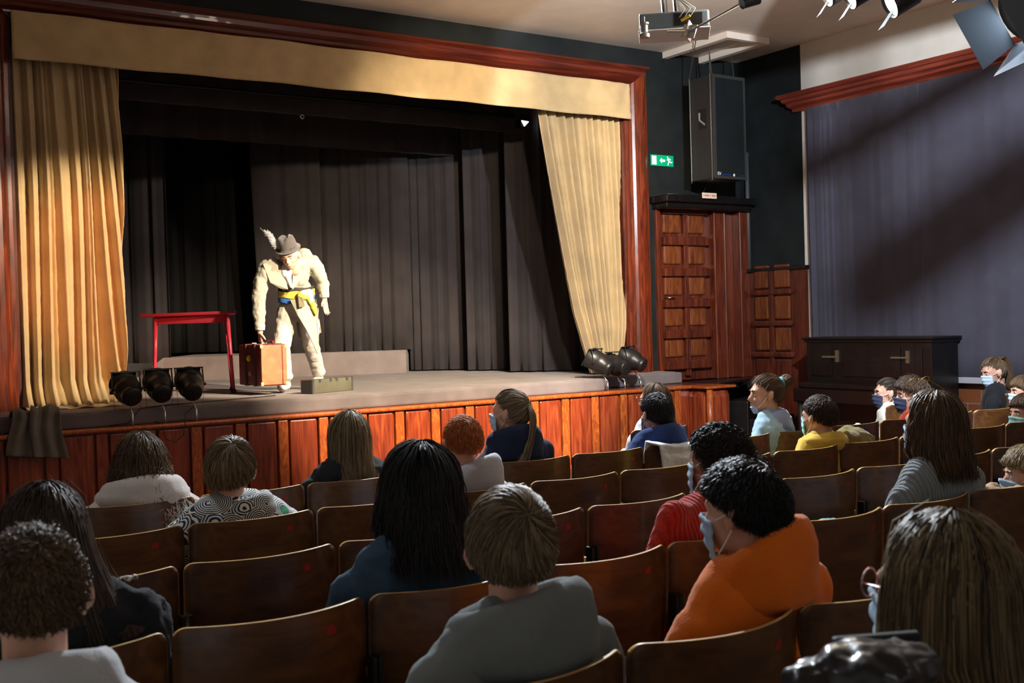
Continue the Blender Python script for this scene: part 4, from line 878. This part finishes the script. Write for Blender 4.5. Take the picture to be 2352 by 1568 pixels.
def tp(name, col, **k): return cloth(name, col, k.get('v', .12), k.get('s', 130), .92, .3, .25 if max(col) > .2 else .04)
# pattern of concentric arcs on the jacket
pm_ = mat('black_and_white_arc_print', (.8, .8, .8), .8); v_ = coords(pm_, (1, 1, 1)); vo = nd(pm_, 'ShaderNodeTexVoronoi', Scale=11.0); lk(pm_, v_, vo.inputs['Vector'])
mu = nd(pm_, 'ShaderNodeMath', operation='MULTIPLY'); mu.inputs[1].default_value = 74; sn = nd(pm_, 'ShaderNodeMath', operation='SINE'); lk(pm_, vo.outputs['Distance'], mu.inputs[0]); lk(pm_, mu.outputs[0], sn.inputs[0])
rr = ramp(pm_, sn.outputs[0], ((.0, (.012, .014, .02)), (.12, (.74, .76, .74)))); rr.color_ramp.interpolation = 'CONSTANT'
sp_ = nd(pm_, 'ShaderNodeSeparateColor'); lk(pm_, vo.outputs['Color'], sp_.inputs[0]); gt = nd(pm_, 'ShaderNodeMath', operation='GREATER_THAN'); gt.inputs[1].default_value = .93; lk(pm_, sp_.outputs[0], gt.inputs[0])
lt = nd(pm_, 'ShaderNodeMath', operation='LESS_THAN'); lt.inputs[1].default_value = .22; lk(pm_, vo.outputs['Distance'], lt.inputs[0]); an_ = nd(pm_, 'ShaderNodeMath', operation='MULTIPLY'); lk(pm_, gt.outputs[0], an_.inputs[0]); lk(pm_, lt.outputs[0], an_.inputs[1])
mx = nd(pm_, 'ShaderNodeMix', data_type='RGBA'); mx.inputs['B'].default_value = (.02, .30, .12, 1) if 0 else (0, 0, 0, 1); lk(pm_, an_.outputs[0], mx.inputs['Factor']); lk(pm_, rr.outputs[0], mx.inputs[6]); mx.inputs[7].default_value = (.03, .33, .14, 1); lk(pm_, mx.outputs[2], bsdf(pm_).inputs['Base Color'])

SH = dict(len=.055, crown=(.1, -.55, .8), swirl=.35, puff=.06, layer=.05, frizz=.003, rad=.0016, n=2600, amax=1.75, azmax=9., ear=.55, spread=-.05)
def so(**k): d = dict(SH); d.update(k); return d
LG = dict(len=.36, crown=(0, -.1, 1), amax=1.62, azmax=1.9, puff=.08, layer=.07, frizz=.006, rad=.0022, n=1500, spread=.08, backpush=.14, lmin=.75, stray=60)
def lo(**k): d = dict(LG); d.update(k); return d
person('P1', 'boy with short curly brown hair and white hood at bottom left corner', 72, 1340, 1212, 'Z', tp('white_grey_fleece', (.50, .52, .55)), 'short', HB['brown'], so(len=.032, frizz=.005, puff=.05, wav=10, n=4200, ear=.8), s=.93, hood={'lift': .02, 'size': 1.05}, topname='hoodie', hyaw=-4)
person('P2', 'girl with long straight brown hair and black puffer behind the bottom left boy', 98, 1195, 1103, 'A', tp('black_puffer', (.014, .015, .018)), 'long', HB['dkbrown'], lo(len=.46, sweep=.06, spread=.10, n=1800), s=1.0, puff=.022, rot=-6, hyaw=18, wr=(.07, .05), topname='jacket', lean=(-.06, 0))
t, Hm, nk, s_ = person('P3', 'girl with frizzy brown hair in white coat with fur hood', 322, 1060, 995, 'D', tp('cream_fleece_coat', (.52, .47, .44)), 'long', HB['brown'], lo(len=.20, frizz=.016, wav=11, spread=.26, puff=.16, layer=.16, n=1900, stray=140), s=.98, hood={'lift': .015, 'size': 1.45}, puff=.025, sw=1.3, topname='coat', yoff=.165)
K4 = None
g_ = np.random.default_rng(5); b = MB(); K = 700; c0 = np.array([nk.x+.10, nk.y-.135, nk.z-.03]); rt = c0+g_.normal(size=(K, 3))*np.array([.05, .012, .03]); tt = np.linspace(0, 1, 6)[None, :, None]
strands_mesh(b, rt[:, None]+tt*np.array([.01, -.01, -.03])+g_.normal(size=(K, 1, 3))*.015*tt, np.array([1, .9, .8, .6, .4, .1])*.0018); b.build('fur_trim', mat('white_fur', (.62, .60, .56), .9), t)
t4, H4, n4, s4 = person('P4', 'boy with tidy chestnut hair in black and white swirl patterned jacket', 530, 1060, 1003, 'C', pm_, 'short', HB['ltbrown'], so(len=.085, puff=.13, crown=(.2, -.5, .85), swirl=.2, layer=.08, n=3000), s=1.0, hood={'lift': .0, 'size': 1.0, 'x': .03, 'tx': .03}, puff=.02, sw=1.3, topname='jacket', wr=(.1, .025), hyaw=-28)
MB().lathe([(.062, -.03), (.066, .0), (.070, .035), (.060, .036)], Matrix.Translation(n4+Vector((0, .01, .01))), 24, caps=False).build('collar', mat('black_inner_collar', (.012, .013, .02), .9), t4, True, solid=.01)
person('P5', 'woman with long sleek light streaked hair in black quilted jacket', 800, 1005, 942, 'D', tp('black_quilted', (.012, .013, .016)), 'long', HB['streak'], lo(len=.33, spread=.02, puff=.10, n=2000, frizz=.005), s=1.02, puff=.014, wr=(.035, .02), topname='jacket', sw=1.25)
person('P6', 'dark haired woman in blue denim jacket blocking the middle left seats', 962, 1110, 1014, 'A', tp('blue_denim_jacket', (.030, .062, .105)), 'long', HB['black'], lo(len=.215, spread=.16, puff=.13, n=2400, layer=.12, frizz=.009, stray=110), s=1.04, sw=1.38, hood=None, topname='jacket', wr=(.08, .035), lean=(0, .02))
person('P7', 'boy with short ginger hair and pale grey hood', 1062, 1015, 954, 'C', tp('pale_grey_jersey', (.42, .43, .46)), 'short', HB['ginger'], so(len=.022, puff=.05, n=4200, rad=.0013, layer=.05), s=.98, hood={'lift': .025, 'size': 1.1, 'x': .03, 'tx': .03}, topname='hoodie', mask='mask_pale', hyaw=-10)
person('P8', 'girl with ponytail and navy hoodie, face turned left with pale mask', 1170, 953, 896, 'D', tp('navy_hoodie', (.012, .018, .045)), 'tied', HB['ltbrown'], dict(n=1500, rad=.0018, tie=(0, -.105, .05), tail=[(-.03, -.15, -.02), (-.05, -.14, -.12), (-.10, -.12, -.22), (-.13, -.10, -.27)], tw=.026, stray=50), s=.98, rot=4, hyaw=32, hood={'lift': .02, 'size': 1.2}, topname='hoodie', mask='mask_pale', sw=1.3, lean=(-.06, 0))
person('P9', 'boy in grey hoodie with light brown swirl of hair, centre foreground', 1172, 1245, 1121, 'Z', tp('grey_marl_jersey', (.17, .19, .19)), 'short', HB['ltbrown'], so(len=.075, puff=.12, crown=(.25, -.72, .62), swirl=.5, layer=.08, n=5200, rad=.0014, ear=.75), s=.97, hood={'lift': .012, 'size': 1.25, 'tx': .015}, topname='hoodie', hyaw=-24, sw=1.3, wr=(.10, .035))
person('P10', 'boy with neat black hair and navy hoodie in front of the pale draped chair', 1507, 950, 903, 'D', tp('royal_navy_hoodie', (.016, .035, .12)), 'short', HB['black'], so(len=.04, puff=.07, n=3200), s=1.0, hood={'lift': .03, 'size': 1.2}, topname='hoodie', mask='mask_pale', sw=1.4, hyaw=-4)
t, Hm, nk, s_ = person('P11', 'girl in white top with glasses, almost hidden by the navy hoodie boy', 1501, 930, 878, 'E', tp('white_top', (.68, .70, .72)), 'long', HB['brown'], lo(len=.26, n=900, spread=.1), s=1.0, eyes=True, topname='top', hyaw=22, sw=1.05)
add_glasses(t, Hm, M['glass_rim'])
person('P12', 'child with loose black curls in bright red ribbed sweater leaning left', 1645, 1040, 966, 'A', knit('red_rib_knit', (.62, .028, .012), 150), 'curly', HB['curl'], dict(puff=.36, n=3200, rad=.0016, coil=.009, fall=.01, len=.1), s=.92, rot=8, hyaw=8, lean=(.24, 0), skin=SKIN2, mask='mask_blue', wr=(.12, .02), sw=1.3, hroll=8)
person('P13', 'child with wavy black hair in bright orange hoodie turned to the left', 1702, 1150, 1062, 'Z', tp('orange_jersey', (.78, .16, .008)), 'short', HB['black'], so(len=.075, puff=.09, frizz=.009, wav=7, layer=.10, n=4200, rad=.0015), s=.93, rot=2, hyaw=20, hpitch=-4, hood={'lift': .055, 'size': 1.15, 'x': .03, 'tx': .03}, topname='hoodie', mask='mask_blue', sw=1.4, lean=(-.07, .0), yoff=.18)
person('P14', 'child with frizzy dark brown hair hidden behind the orange hoodie child', 1718, 1095, 1033, 'B', tp('dark_grey_top', (.06, .06, .065)), 'curly', HB['dkbrown'], dict(puff=.30, n=2200, rad=.0015, coil=.006, fall=.005, len=.1), s=.92, topname='sweater')
t, Hm, nk, s_ = person('P15', 'woman with hair in a bun, light denim jacket and lilac hood', 1758, 905, 860, 'D', tp('light_denim', (.30, .46, .60)), 'tied', HB['brown'], dict(n=1500, rad=.0018, tie=(0, -.095, .062), bun=.040, boff=(0, -.035, .012), stray=40), s=1.02, rot=20, hyaw=40, topname='jacket', sw=1.3, wr=(.08, .04), lean=(-.10, 0), eyes=True)
make_hood(t, nk, s_, {'lift': .02, 'size': .86, 'x': .01}, tp('lilac_hood', (.28, .32, .60)))
b = MB().lathe([(.026, -.012), (.036, -.004), (.036, .006), (.026, .012)], Hm @ Matrix.Translation((0, -.105, .068)) @ Matrix.Rotation(1.2, 4, 'X'), 16); b.build('scrunchie', tp('teal_scrunchie', (.12, .34, .42)), t, True)
b = MB()
def chm(i, j): a = (i-.5)*1.9; return Vector((.050*math.sin(a), .035+.060*math.cos(a)-.02*j, -.075-.04*j))
MB().grid(chm, 12, 6).xf(Hm).build('face_mask', M['mask_pale'], t, True, solid=.002); MB().tube([Hm @ Vector((-.045, .06, -.08)), Hm @ Vector((-.085, .0, .0))], .002, 5).build('ear_loop', M['strap_white'], t)
person('P16', 'boy with cropped dark hair in mustard yellow hoodie', 1880, 955, 908, 'C', tp('mustard_hoodie', (.62, .40, .05)), 'short', HB['dkbrown'], so(len=.03, puff=.06, n=3800, rad=.0013), s=.96, hyaw=6, hood={'lift': .01, 'size': 1.1}, topname='hoodie', mask='mask_teal', sw=1.25, hroll=-3)
person('P17', 'girl in white shirt and dark cloth mask in front of the red sweater boy', 2036, 915, 868, 'E', tp('white_shirt', (.62, .63, .55)), 'tied', HB['dkbrown'], dict(n=1200, rad=.0018, tie=(0, -.10, .03), bun=.022), s=.98, rot=30, hyaw=28, eyes=True, mask='mask_navy', topname='shirt', lean=(-.03, 0))
person('P18', 'boy with tousled dark hair, red sweater and red collar in profile', 2092, 918, 865, 'D', tp('red_orange_sweater', (.55, .055, .02)), 'short', HB['dkbrown'], so(len=.08, puff=.14, frizz=.01, n=2600, layer=.12), s=1.02, rot=25, hyaw=32, eyes=True, mask='mask_navy', hood={'lift': .03, 'size': .95})
t, Hm, nk, s_ = person('P19', 'woman with shoulder length brown hair, grey wool sweater and glasses on head', 2140, 978, 896, 'A', knit('grey_wool_knit', (.20, .235, .25), 130), 'long', HB['brown'], lo(len=.20, spread=.12, puff=.10, n=2300, layer=.09, frizz=.007, backpush=.13), s=1.06, sw=1.45, wr=(.12, .03), hyaw=-4, rot=6, mask='mask_blue', lean=(-.02, 0))
add_glasses(t, Hm, mat('gold_rim', (.6, .42, .15), .25, 1), up_=True)
t, Hm, nk, s_ = person('P20', 'woman with long streaked blonde hair, glasses and black coat at bottom right', 2160, 1345, 1170, 'Y', tp('black_shiny_coat', (.008, .009, .011)), 'long', HB['streak'], lo(len=.40, spread=.08, puff=.12, n=3000, layer=.09, frizz=.007, azmax=2.1), s=1.05, puff=.02, hyaw=8, rot=4, mask='mask_blue', topname='coat', wr=(.05, .05), sw=1.1)
add_glasses(t, Hm, mat('rose_rim', (.5, .3, .3), .3, .5))
person('P21', 'girl with high brown ponytail and black jacket by the brick wall', 2280, 865, 822, 'E', tp('black_jacket', (.012, .013, .017)), 'tied', HB['brown'], dict(n=1400, rad=.002, tie=(0, -.075, .095), tail=[(0, -.12, .10), (0, -.145, .03), (0, -.14, -.08), (0, -.13, -.15)], tw=.042, ntail=420, stray=60), s=1.0, rot=28, hyaw=40, eyes=True, mask='mask_pale', topname='jacket', hpitch=-12, sw=1.1)
person('P22', 'child with brown hair and mask at the right picture edge, behind the masked boy', 2350, 905, 862, 'D', tp('black_top', (.02, .02, .025)), 'short', HB['brown'], so(len=.09, puff=.12, n=2200), s=1.0, rot=25, hyaw=35, eyes=True, mask='mask_pale')
person('P23', 'boy with brown fringe, pale teal mask and blue top at the right edge', 2356, 965, 903, 'C', tp('bright_blue_top', (.03, .07, .42)), 'short', HB['brown'], so(len=.09, puff=.13, n=2600), s=1.05, rot=30, hyaw=38, eyes=True, mask='mask_teal')
person('P24', 'boy with blond hair and grey top at the right edge, mask pulled low', 2362, 1110, 1022, 'A', tp('blue_grey_top', (.20, .24, .27)), 'short', HB['blond'], so(len=.11, puff=.16, n=3200, frizz=.006), s=1.0, rot=14, hyaw=34, eyes=True, mask='mask_blue', sw=1.05)

# ------------------------------------------------------------ the actor (local frame: x to the right of the picture, -y towards the hall)
AC = thing('person', 'actor in pale tailcoat and feathered hat bending to lift a brown suitcase on stage', 'person', (3.965, 9.82, ZP+.004), -YAW)
V = Vector
coatm = cloth('pale_beige_coat', (.34, .315, .25), .08, 120, .9, .3, .2); trm = cloth('cream_trousers', (.46, .42, .37), .07, 120, .9, .3, .1)
Hm = Matrix.Translation((.045, -.27, 1.26)) @ Matrix.Rotation(PI-.12, 4, 'Z') @ Euler((-.40, .10, 0)).to_matrix().to_4x4() @ Matrix.Scale(1.02, 4)
pel = V((.05, .03, .80)); wst = V((.035, .0, .92)); chs = V((.0, -.07, 1.10)); nk = V((.02, -.14, 1.21))
LS, LE, LWr = V((-.18, -.20, 1.16)), V((-.262, -.22, .88)), V((-.258, -.22, .57)); RS, RE, RWr = V((.21, -.03, 1.20)), V((.285, .02, 1.02)), V((.305, .0, .86))
lh, lk_, la = V((-.045, .03, .76)), V((-.10, -.07, .43)), V((-.085, .02, .10)); rh, rk, ra = V((.14, .05, .76)), V((.135, .16, .44)), V((.155, .42, .13))
b = MB(); head_prims(b, Hm); b.cap(Hm @ V((0, -.025, -.10)), nk, .05, .055); b.cap(LS, RS, .045, .045); b.ell(chs, (.13, .09, .14)); b.ell(wst, (.12, .09, .10)); b.ell(pel, (.12, .09, .10))
b.chain([LS, LE, LWr], [.04, .032, .026]); b.chain([RS, RE, RWr], [.04, .032, .026]); b.chain([lh, lk_, la], [.065, .045, .03]); b.chain([rh, rk, ra], [.065, .045, .03])
hand(b, LWr, (.02, .0, -1), (.6, -.8, 0), curl=1.15, s=1.0); hand(b, RWr, (.12, -.05, -1), (-.5, -.85, 0), curl=.25)
b.build('body', SKIN, AC, True, voxel=.0065, smit=2); add_eyes(AC, Hm)
b = MB(); b.chain([lh, lk_, la+V((0, 0, .05))], [.105, .080, .062]); b.chain([rh, rk, ra+V((0, 0, .03))], [.105, .078, .062]); b.ell(pel, (.150, .115, .11)); b.ell(la+V((0, -.01, .05)), (.068, .07, .05)); b.ell(ra+V((0, -.01, .04)), (.068, .07, .05))
b.build('trousers', trm, AC, True, voxel=.010, smit=3, wr=(.05, .022))
for p_, q in ((la, (-.05, -.11)), (ra, (-.04, -.12))):
    b = MB(); b.ell(p_+V((q[0]*.5, q[1]*.5, -.052)), (.045, .13, .040), Matrix.Rotation(.35, 3, 'Z')); b.ell(p_+V((0, .02, -.03)), (.043, .055, .05)); b.build('shoe', cloth('white_trainer', (.60, .58, .54), .1, 80, .6, .2, 0), AC, True, voxel=.009, smit=2)
# tailcoat: chest, collar, sleeves
b = MB(); b.ell(chs+V((0, .03, -.0)), (.185, .125, .15)); b.ell(nk+V((.02, .04, -.03)), (.16, .11, .10)); b.ell(wst+V((0, .02, .06)), (.155, .112, .09)); b.ell(V((.12, .06, 1.25)), (.085, .09, .10)); b.cap(LS, RS, .072, .072)
b.chain([LS, LS.lerp(LE, .5)+V((-.015, 0, 0)), LE, LE.lerp(LWr, .6), LWr+V((0, 0, .06))], [.078, .075, .066, .056, .048]); b.chain([RS, RS.lerp(RE, .5)+V((.01, 0, 0)), RE, RWr+V((0, 0, .05))], [.078, .070, .060, .046])
b.build('tailcoat', coatm, AC, True, voxel=.010, smit=3, wr=(.06, .030))
def lapel(sg, pts, name='lapel'):
    b = MB(); b.add([V(p_) for p_ in pts], [tuple(range(len(pts)))]); return b.build(name, coatm, AC, False, solid=.012, bevel=.004)
lapel(-1, [(-.20, -.285, 1.19), (-.10, -.26, 1.26), (-.03, -.235, 1.14), (.015, -.235, .955), (-.06, -.235, .965), (-.14, -.27, 1.02)])
lapel(1, [(.19, -.15, 1.215), (.09, -.17, 1.25), (.055, -.205, 1.13), (.045, -.20, .95), (.12, -.17, 1.05), (.20, -.12, 1.12)])
b = MB(); b.add([(.01, -.150, .865), (.10, -.155, .87), (.20, -.10, .88), (.225, -.06, .80), (.24, -.06, .62), (.245, -.05, .36), (.235, -.06, .35), (.16, -.13, .56), (.08, -.17, .72)], [(0, 1, 2, 3, 4, 5, 6, 7, 8)]); b.build('coat_tail', coatm, AC, solid=.012)
b = MB(); b.add([(-.02, .17, .87), (.20, .15, .87), (.23, .2, .55), (.06, .24, .50), (.0, .24, .52)], [(0, 1, 2, 3, 4)]); b.build('coat_tail', coatm, AC, solid=.012)
b = MB().ell((.005, -.235, 1.125), (.055, .035, .075)); b.cap((.015, -.235, 1.08), (.04, -.215, .975), .032, .012); b.build('cravat', mat('white_linen', (.8, .8, .8), .8), AC, True, voxel=.008, smit=2, wr=(.02, .008))
def band(z0, z1, r1, r2, m_, nm_, dip=.03):
    def fn(i, j): a = 2*PI*i; return (.04+r1*math.cos(a), .012+r2*math.sin(a), z0+(z1-z0)*j-dip*max(0, -math.sin(a))+.006*math.sin(5*a+9*j))
    return MB().grid(fn, 48, 6).build(nm_, m_, AC, True, solid=.008, wr=(.03, .012))
ys_ = cloth('yellow_sash_satin', (.62, .50, .06), .15, 60, .5, .2, .2); bs_ = cloth('blue_sash_satin', (.03, .12, .42), .2, 60, .5, .2, .2)
band(.905, .965, .170, .138, ys_, 'yellow_sash'); band(.855, .91, .168, .134, bs_, 'blue_sash')
band(.955, .99, .162, .130, mat('dark_waistcoat', (.03, .02, .015), .8), 'waistcoat', .02)
b = MB(); b.ell((.13, -.15, .90), (.05, .035, .045)); b.chain([(.17, -.12, .90), (.21, -.10, .82), (.235, -.09, .73)], [.035, .028, .018]); b.build('yellow_knot', ys_, AC, True, voxel=.008, smit=2, wr=(.03, .015))
b = MB(); b.chain([(.14, -.155, .92), (.19, -.13, .93), (.20, -.12, .85)], [.03, .03, .022]); b.build('blue_knot', cloth('pale_blue_sash_satin', (.25, .50, .72), .1, 60, .5, .2, .2), AC, True, voxel=.008, smit=2)
b = MB(); b.add([(.09, -.185, .90), (.14, -.19, .88), (.155, -.18, .80), (.10, -.19, .785)], [(0, 1, 2, 3)]); b.build('pouch', cloth('olive_pouch', (.18, .15, .08), .2, 80), AC, solid=.02, bevel=.006)
for w0, w1 in ((LWr+V((0, 0, .07)), LWr+V((0, 0, .02))), (RWr+V((0, 0, .05)), RWr+V((0, 0, .02)))): MB().tube([w0, w1], [.046, .044], 16).build('shirt_cuff', mat('white_shirt_cuff', (.75, .72, .8), .8), AC, True)
# hat with feather
hm_ = Hm @ Matrix.Translation((0, -.012, .058)) @ Matrix.Rotation(-.10, 4, 'X') @ Matrix.Diagonal((.86, .90, 1.05, 1))
hat = MB().lathe([(.080, -.010), (.118, -.006), (.128, .004), (.129, .008), (.118, .001), (.098, .004), (.096, .03), (.092, .07), (.082, .105), (.060, .118), (.03, .108), (.001, .100)], hm_, 36, caps=False)
vv = []
for p_ in hat.v:
    l_ = hm_.inverted() @ V(p_); 
    if l_.z > .03: l_.x *= 1-.28*max(0, l_.y)/.09*(l_.z/.11); l_.z -= .02*math.exp(-(l_.x/.02)**2)*(l_.z > .08)
    vv.append(tuple(hm_ @ l_))
hat.v = vv; hat.build('hat', cloth('grey_felt', (.085, .072, .068), .15, 200, .9, .3, .4), AC, True, solid=.004)
hatband = MB().lathe([(.0985, .006), (.0975, .032)], hm_, 36, caps=False).build('hat_band', mat('dark_hat_band', (.04, .03, .03), .7), AC, True)
g_ = np.random.default_rng(3); c = np.array([[-.065, -.32, 1.34], [-.085, -.32, 1.39], [-.11, -.32, 1.44], [-.15, -.32, 1.465]]); tt = np.linspace(0, 3, 40); cc = np.array([[np.interp(x, range(4), c[:, a]) for a in range(3)] for x in tt])
K = 900; idx = g_.integers(0, 40, K); P0 = cc[idx]; dr = g_.normal(size=(K, 3)); dr /= np.linalg.norm(dr, axis=1, keepdims=True); ln = g_.uniform(.015, .038, (K, 1, 1)); t5 = np.linspace(0, 1, 5)[None, :, None]
b = MB(); strands_mesh(b, P0[:, None]+dr[:, None]*ln*t5+np.array([-.01, 0, .01])*t5**2, np.array([1, .9, .8, .6, .2])*.0022); b.tube([cc[0], cc[20], cc[-1], (-.19, -.32, 1.50), (-.205, -.32, 1.52)], .002, 5); b.build('feather', mat('white_feather', (.8, .8, .82), .8), AC, True)
# suitcase held in his hand
su = thing('suitcase', 'tan and red-brown leather suitcase with straps held by the bending actor', 'suitcase', (3.965, 9.82, ZP+.004), -YAW)
cn = V((-.215, -.42, .085)); ex_ = V((-.30, .40, 0)); ey = V((.215, .10, 0)); hh = .375
def sbox(a0, a1, t0, t1, z0, z1): 
    b = MB(); pts = [cn+ex_*a+ey*t for a, t in ((a0, t0), (a1, t0), (a1, t1), (a0, t1))]; vv = [V((p_.x, p_.y, cn.z+z0)) for p_ in pts]+[V((p_.x, p_.y, cn.z+z1)) for p_ in pts]
    return b.add(vv, [(3, 2, 1, 0), (4, 5, 6, 7), (0, 1, 5, 4), (1, 2, 6, 5), (2, 3, 7, 6), (3, 0, 4, 7)])
sbox(0, 1, 0, 1, 0, hh).build('body', M['suit_brown'], su, bevel=.015)
sbox(-.004, .004, .02, .80, .01, hh-.01).build('end_panel', M['suit_tan'], su, bevel=.004); sbox(-.004, .004, .84, .99, .01, hh-.01).build('lid_panel', M['suit_tan'], su, bevel=.004)
for a0 in (.22, .62): sbox(a0, a0+.10, -.05, 1.03, -.004, hh+.006).build('strap', mat('dark_oxblood_strap', (.06, .006, .006), .35), su, bevel=.006)
for a0 in (.30, .72): sbox(a0, a0+.09, .3, .5, hh, hh+.014).build('clasp', M['steel'], su, bevel=.003)
for t0, z0 in ((-.02, 0), (-.02, hh-.035), (.92, 0), (.92, hh-.035)): sbox(-.01, .03, t0, t0+.12, z0, z0+.035).build('corner', M['steel'] if 0 else mat('worn_leather_corner', (.6, .35, .2), .4), su, bevel=.006)
q = cn+ex_*.5; b = MB(); b.ell((q.x-.003, q.y-.003, cn.z+.25), (.025, .035, .03), Matrix.Identity(3)); b.build('sticker', M['yellow'], su)
q = cn+ex_*.45; MB().ell((q.x-.003, q.y-.003, cn.z+.11), (.02, .03, .025)).build('sticker', mat('faded_sticker', (.35, .2, .15), .6), su)
h0 = cn+ex_*.42+ey*.5; h1 = cn+ex_*.02+ey*.5; zt = cn.z+hh
MB().tube([(h0.x, h0.y, zt), (h0.x, h0.y, zt+.028), (h1.x, h1.y, zt+.028), (h1.x, h1.y, zt)], .009, 8).build('handle', M['suit_brown'], su, True)
# jackets lying over chair backs
def drapecloth(nm_, row, x0, x1, drop, col, label, cat, front=.12, amp=.012, seed=1, lift=.0):
    y0 = rowY[row]-.03
    def fn(i, j):
        x = x0+(x1-x0)*i; q = j*2-1; z = .775+lift+.012*math.sin(6*i+seed)
        if q < 0: return (x, y0-.030-.010*math.sin(12*i+seed)*abs(q)-.02*abs(q), z-drop*abs(q)**1.0*(1+.2*math.sin(5*i+seed)))
        return (x, y0+.03+.055*(2*i-1)**2+front*.3*q, z-front*q)
    o = MB().grid(fn, 60, 40).build(nm_, cloth(label.split()[0]+'_draped_cloth', col, .12, 90), None, True, solid=.012, wr=(.06, amp*2)); return tag(o, label, cat)
drapecloth('jacket', 'D', 3.96, 4.42, .13, (.52, .54, .58), 'white grey jacket hung over the chair back behind the navy hoodie boy', 'jacket', seed=2)
b = MB(); c = at(1955, 1000, 6.55)
b.ell((c.x, c.y, c.z-.03), (.16, .09, .07)); b.ell((c.x-.10, c.y-.02, c.z-.03), (.11, .07, .05)); b.cap((c.x+.10, c.y-.03, c.z-.06), (c.x-.12, c.y-.05, c.z-.0), .05, .05); b.ell((c.x+.02, c.y+.02, c.z+.01), (.10, .07, .045)); b.box((c.x-.1, c.y, c.z-.25), (c.x+.1, c.y+.05, c.z-.02))
tag(b.build('coat', cloth('olive_coat', (.16, .13, .035), .15, 90), None, True, voxel=.012, smit=3, wr=(.07, .05)), 'olive green coat bundled on the chair right of the mustard hoodie boy', 'coat')
c = at(2285, 1142, 4.35); b = MB(); b.chain([c+V((-.09, .03, -.03)), c+V((0, 0, .0)), c+V((.12, -.04, .01))], [.03, .035, .03]); b.ell(c+V((.02, .03, .02)), (.06, .05, .03)); b.chain([c+V((-.08, -.03, -.02)), c+V((-.11, -.06, -.14))], [.03, .012]); b.box(c+V((-.05, .0, -.2)), c+V((.08, .03, -.01)))
tag(b.build('scarf', cloth('beige_scarf', (.42, .29, .17), .15, 90), None, True, voxel=.009, smit=2, wr=(.04, .03)), 'beige fringed scarf lying over a seat right of the grey wool sweater', 'scarf')
c = at(1905, 1199, 3.75); b = MB(); b.ell(c, (.05, .04, .012)); b.ell(c+V((.03, 0, -.012)), (.04, .03, .014)); b.box(c+V((-.04, -.02, -.6)), c+V((.03, .02, 0)))
tag(b.build('tissue_packet', cloth('mint_plastic', (.25, .55, .48), .2, 50, .4), None, True, voxel=.008, smit=1, wr=(.02, .01)), 'mint green plastic packet behind the orange hoodie, above a chair top', 'packet')
def scrap(px_, py_, row, label, col, w_=.03):
    d_ = (ri*((px_-1176)/F)-up*((py_-784)/F)+fw); y_ = rowY[row]-.02; p_ = d_*(y_/d_.y)+Vector((0, 0, H))
    b = MB().grid(lambda i, j: (p_.x+w_*(i-.5), p_.y+.02*(j-.5), p_.z+.008*math.sin(9*i+7*j)+.004), 6, 6); tag(b.build('paper_scrap', mat('pale_paper', col, .7), None, True, solid=.001), label, 'paper')
scrap(295, 1331, 'B', 'crumpled paper scrap stuck on a chair top at lower left', (.55, .55, .45), .05)
scrap(2212, 994, 'C', 'tiny white paper scrap on a chair top at the right', (.8, .8, .85), .02)

# glossy black jacket bundled beside the nearest woman
c = at(1990, 1535, 1.42); b = MB(); b.ell(c, (.075, .07, .035)); b.ell(c+V((-.05, .03, -.015)), (.05, .05, .028)); b.ell(c+V((.05, -.02, .0)), (.05, .05, .03)); b.ell(c+V((0, 0, -.09)), (.09, .08, .08)); b.cap(c+V((0, 0, -.15)), c+V((0, 0, -.45)), .06, .06)
pj_ = tag(b.build('puffer_jacket', mat('glossy_black_nylon', (.012, .013, .015), .3, coat=.1), None, True, voxel=.006, smit=2, wr=(.03, .018)), 'glossy black puffer jacket at the bottom edge beside the streaked blonde woman', 'jacket')
c = at(2010, 1478, 1.50); q = Matrix.Translation(c) @ Matrix.Rotation(-YAW, 4, 'Z') @ Matrix.Rotation(-.05, 4, 'Y')
b = MB(); b.obox(q, (-.056, -.004, -.028), (.062, .012, .012)); b.build('stiff_collar', mat('matt_black_collar', (.008, .009, .012), .7), pj_, bevel=.004)
